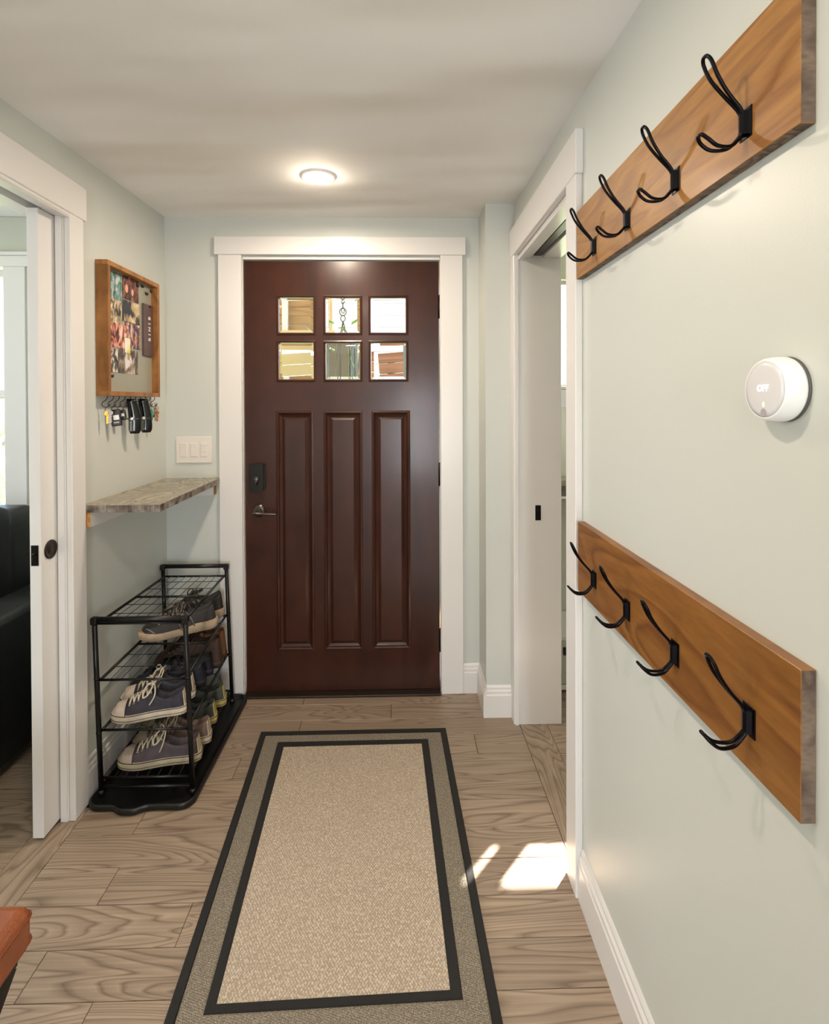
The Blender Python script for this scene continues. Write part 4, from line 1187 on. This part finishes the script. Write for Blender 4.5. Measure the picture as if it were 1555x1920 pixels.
# ------------------------------------------------------------------ outside: porch seen through the door panes
TAN = wood('tan boards', ['#7f6238', '#8f7145', '#98794c', '#866840'], sc=(1.2, 6, 6), rings=5, rough=.7, fine=.15)
RED = wood('reddish boards', ['#6f4630', '#85593f', '#8f634a', '#764c36'], sc=(1.2, 6, 6), rings=5, rough=.7, fine=.2)
CREAM = mat('cream trim', '#b8a678', .6)
GREYB = mat('blue grey paint', '#6e7882', .7, vary=.08, vscale=4)
TAUPE = mat('taupe paint', '#6a6156', .7, vary=.08, vscale=4)
WHITEO = mat('white siding', '#c4c8cc', .7)
GRASS = mat('lawn', '#8a9a70', .9, vary=.3, vscale=3)
o = MB().box(-14, 10, 2.96, 20, -.40, -.30).build('ground', GRASS); struct(o, 'lawn outside the house', 'ground')
pd = thing('porch_deck', 'wooden porch deck outside the front door', 'deck', (-.3, 3.4, -.1), kind='structure')
for k in range(9): MB().box(-1.9, .62, 2.62 + .14 * k, 2.755 + .14 * k, -.12, -.03).build('board', TAN, pd)
fw_ = thing('wood_wall', 'tan wooden screen wall with a cream frame beyond the left door panes', 'wall panel', (-1.0, 4.2, 1.0))
for k in range(6): MB().box(-1.75, -.56, 4.20, 4.23, 1.86 + .07 * k, 1.926 + .07 * k, .002).build('board', TAN, fw_)
MB().box(-1.8, -.52, 4.17, 4.22, 2.225, 2.30).build('top_rail', CREAM, fw_); MB().box(-1.8, -.52, 4.17, 4.22, 1.795, 1.855).build('bottom_rail', CREAM, fw_)
MB().box(-.93, -.885, 4.165, 4.20, 1.855, 2.225).build('stile', WHITEO, fw_); MB().box(-1.8, -.52, 4.2, 4.24, 2.30, 2.60).build('header', TAN, fw_)
for x in (-1.75, -.62): MB().box(x, x + .08, 4.24, 4.32, -.30, 2.60).build('post', CREAM, fw_)
st = thing('lumber_rail', 'slanted tan and yellow boards beyond the lower left door pane', 'boards', (-1.0, 4.1, 1.4))
Rm = Matrix.Rotation(-.06, 3, 'Y')
for k, M_ in enumerate((CREAM, CREAM, TAN, TAN, RED, RED)): MB().box(-1.5, -.55, 4.10 + .006 * k, 4.13 + .006 * k, 1.765 - .088 * (k + 1), 1.762 - .088 * k, .002, R=Rm, c=(-.8, 4.1, 1.6)).build('board', M_, st)
for x in (-1.45, -.64): MB().box(x, x + .06, 4.15, 4.19, -.30, 1.74).build('post', TAN, st)
gp = thing('porch_post', 'blue-grey and taupe boxed porch post beyond the middle panes', 'post', (-.36, 3.9, 0))
for x0_, x1_, M_, dy in ((-.56, -.44, TAUPE, .01), (-.438, -.375, TAUPE, 0), (-.370, -.335, GREYB, .01), (-.333, -.20, GREYB, 0)): MB().box(x0_, x1_, 3.9 + dy, 4.0, -.30, 1.815, .003).build('face_board', M_, gp)
MB().box(-.58, -.18, 3.87, 4.03, 1.80, 1.84, .004).build('cap', WHITEO, gp)
rw = thing('board_stack', 'stacked reddish boards with pale gaps beyond the lower right pane', 'boards', (.0, 4.1, 1.4))
Rm = Matrix.Rotation(-.08, 3, 'Y')
for k in range(5):
    xo = .10 * (k % 2)
    MB().box(-.16, .12 + xo * .6, 4.10, 4.16, 1.785 - .082 * (k + 1), 1.778 - .082 * k, .004, R=Rm, c=(.1, 4.1, 1.6)).build('board', RED, rw)
    MB().box(.13 + xo * .6, .5, 4.11, 4.17, 1.785 - .082 * (k + 1), 1.778 - .082 * k, .004, R=Rm, c=(.1, 4.1, 1.6)).build('board', RED, rw)
MB().box(-.12, .03, 4.08, 4.10, 1.44, 1.475).build('pale_block', WHITEO, rw)
for x in (-.10, .36): MB().box(x, x + .06, 4.17, 4.22, -.30, 1.76).build('post', TAN, rw)
wh = thing('shed', 'white sided shed wall beyond the right door panes', 'shed', (.3, 5.2, 0))
for k in range(22): MB().box(-.62, 1.6, 5.20, 5.225, .2 + .12 * k, .318 + .12 * k, .002).build('siding_board', WHITEO, wh)
MB().box(-.62, 1.6, 5.225, 5.30, -.30, 2.84).build('wall', WHITEO, wh)
pb = thing('porch_beam', 'tan porch ceiling and cream beam above the door panes', 'porch roof', (-.4, 3.6, 2.4))
MB().box(-2.2, .62, 3.62, 3.74, 2.21, 2.245).build('beam', CREAM, pb); 
for k in range(8): MB().box(-2.2, .62, 2.62 + .14 * k, 2.755 + .14 * k, 2.42, 2.445, .002).build('ceiling_board', TAN, pb)
MB().box(-2.2, .62, 3.60, 3.76, 2.245, 2.42).build('fascia', TAN, pb)
for x in (-2.1, .50): MB().box(x, x + .09, 3.63, 3.73, -.03, 2.21).build('post', CREAM, pb)
# hanging basket
hb = thing('hanging_basket', 'hanging plant basket on a steel chain beyond the middle pane', 'hanging plant', (-.345, 3.2, 2.2))
CH = mat('chain steel', '#6c6a66', .35, .9)
b = MB(); z = 2.40; k = 0
while z > 1.95:
    a = k % 2
    b.tube([(-.345 + (0 if a else .009) * math.sin(q * PI / 4), 3.2 + (.009 if a else 0) * math.sin(q * PI / 4), z - .017 + .018 * math.cos(q * PI / 4)) for q in range(8)], .0028, 5, closed=True)
    z -= .028; k += 1
b.tube([(-.345 + .020 * math.sin(q * PI / 6), 3.2, 1.925 + .022 * math.cos(q * PI / 6)) for q in range(12)], .003, 6, closed=True)
b.tube([(-.345 + .014 * math.sin(q * PI / 6), 3.2, 1.885 + .018 * math.cos(q * PI / 6)) for q in range(12)], .003, 6, closed=True)
for a in (0, 2.1, 4.2):
    b.tube([(-.345, 3.2, 1.87), (-.345 + .14 * math.cos(a + .3), 3.2 + .14 * math.sin(a + .3), 1.32)], .003, 6)
b.build('chain', CH, hb)
MB().lathe([(.07, 1.18), (.12, 1.22), (.145, 1.31), (.15, 1.33), (.135, 1.325)], (-.345, 3.2, 0), 'Z', 24).build('pot', mat('dark pot', '#3a3c38', .6), hb)
for a in (.3, 2.4, 4.5):
    MB().tube(catmull([(-.345 + .10 * math.cos(a), 3.2 + .10 * math.sin(a), 1.33), (-.345 + .12 * math.cos(a + .5), 3.2 + .12 * math.sin(a + .5), 1.52), (-.345 + .07 * math.cos(a + 1.3), 3.2 + .07 * math.sin(a + 1.3), 1.72), (-.345 + .12 * math.cos(a + 2), 3.2 + .12 * math.sin(a + 2), 1.80)], 5), .0022, 5).build('vine', mat('vine stem', '#5c6e34', .6), hb)
LEAF = mat('bright leaf', '#6f9636', .5, vary=.3, vscale=20); LEAF.node_tree.nodes['Principled BSDF'].inputs['Subsurface Weight'].default_value = .0
for k in range(26):
    a = random.uniform(0, 2 * PI); r = random.uniform(.03, .17); zz = random.uniform(1.72, 1.87) - r * .2
    b = MB(); L_ = random.uniform(.05, .09); c0 = Vector((-.345 - .02 + r * math.cos(a), 3.2 + r * math.sin(a), zz)); dr = Vector((math.cos(a), math.sin(a), random.uniform(.1, 1.0))).normalized()
    sd_ = dr.cross(Vector((0, 0, 1))).normalized() * L_ * .28
    up_ = sd_.cross(dr).normalized() * .006
    pts = [c0, c0 + dr * L_ * .4 + sd_, c0 + dr * L_, c0 + dr * L_ * .4 - sd_, c0 + dr * L_ * .45 + up_]
    V_ = [b.v(p) for p in pts]
    for q in ((0, 1, 4), (1, 2, 4), (2, 3, 4), (3, 0, 4)): b.f([V_[i] for i in q], True)
    b.build('leaf', LEAF, hb)
# added eave and post, shaping the sun that enters the side room window
ev = thing('eave', 'added white roof eave trimming the sun outside the side room window', 'eave', (1.8, 3.1, 2.4), kind='structure')
MB().box(.62, 3.2, 2.872, 3.345, 2.415, 2.45).build('soffit', WHITEO, ev)
MB().box(.62, 3.2, 3.345, 3.365, 2.418, 2.52).build('fascia', WHITEO, ev)
o = MB().box(1.42, 1.57, 3.065, 3.115, -.30, 2.413, .003).build('sun_block_post', WHITEO, loc=(1.495, 3.09, 0)); tag(o, 'added white square post blocking sun under the eave outside the side room', 'post')
# hedge outside the living room window
hd = thing('hedge', 'pale green hedge outside the living room window', 'hedge', (-4, 6.5, -.3))
b = MB()
for k in range(2600):
    c0 = Vector((random.uniform(-7, -1.4), random.uniform(6.2, 6.9), random.uniform(-.3, 1.45)))
    d_ = Vector((random.uniform(-1, 1), random.uniform(-1, 1), random.uniform(-1, 1))).normalized() * .09; e_ = d_.orthogonal().normalized() * .05
    V_ = [b.v(c0 - d_), b.v(c0 + e_), b.v(c0 + d_), b.v(c0 - e_)]; b.f(V_)
o = b.build('foliage', mat('hedge leaf', '#c6d2b4', .6), hd, recalc=False); o['kind'] = 'stuff'

# ------------------------------------------------------------------ clean up helper properties
for o in bpy.data.objects:
    if '_o' in o: del o['_o']
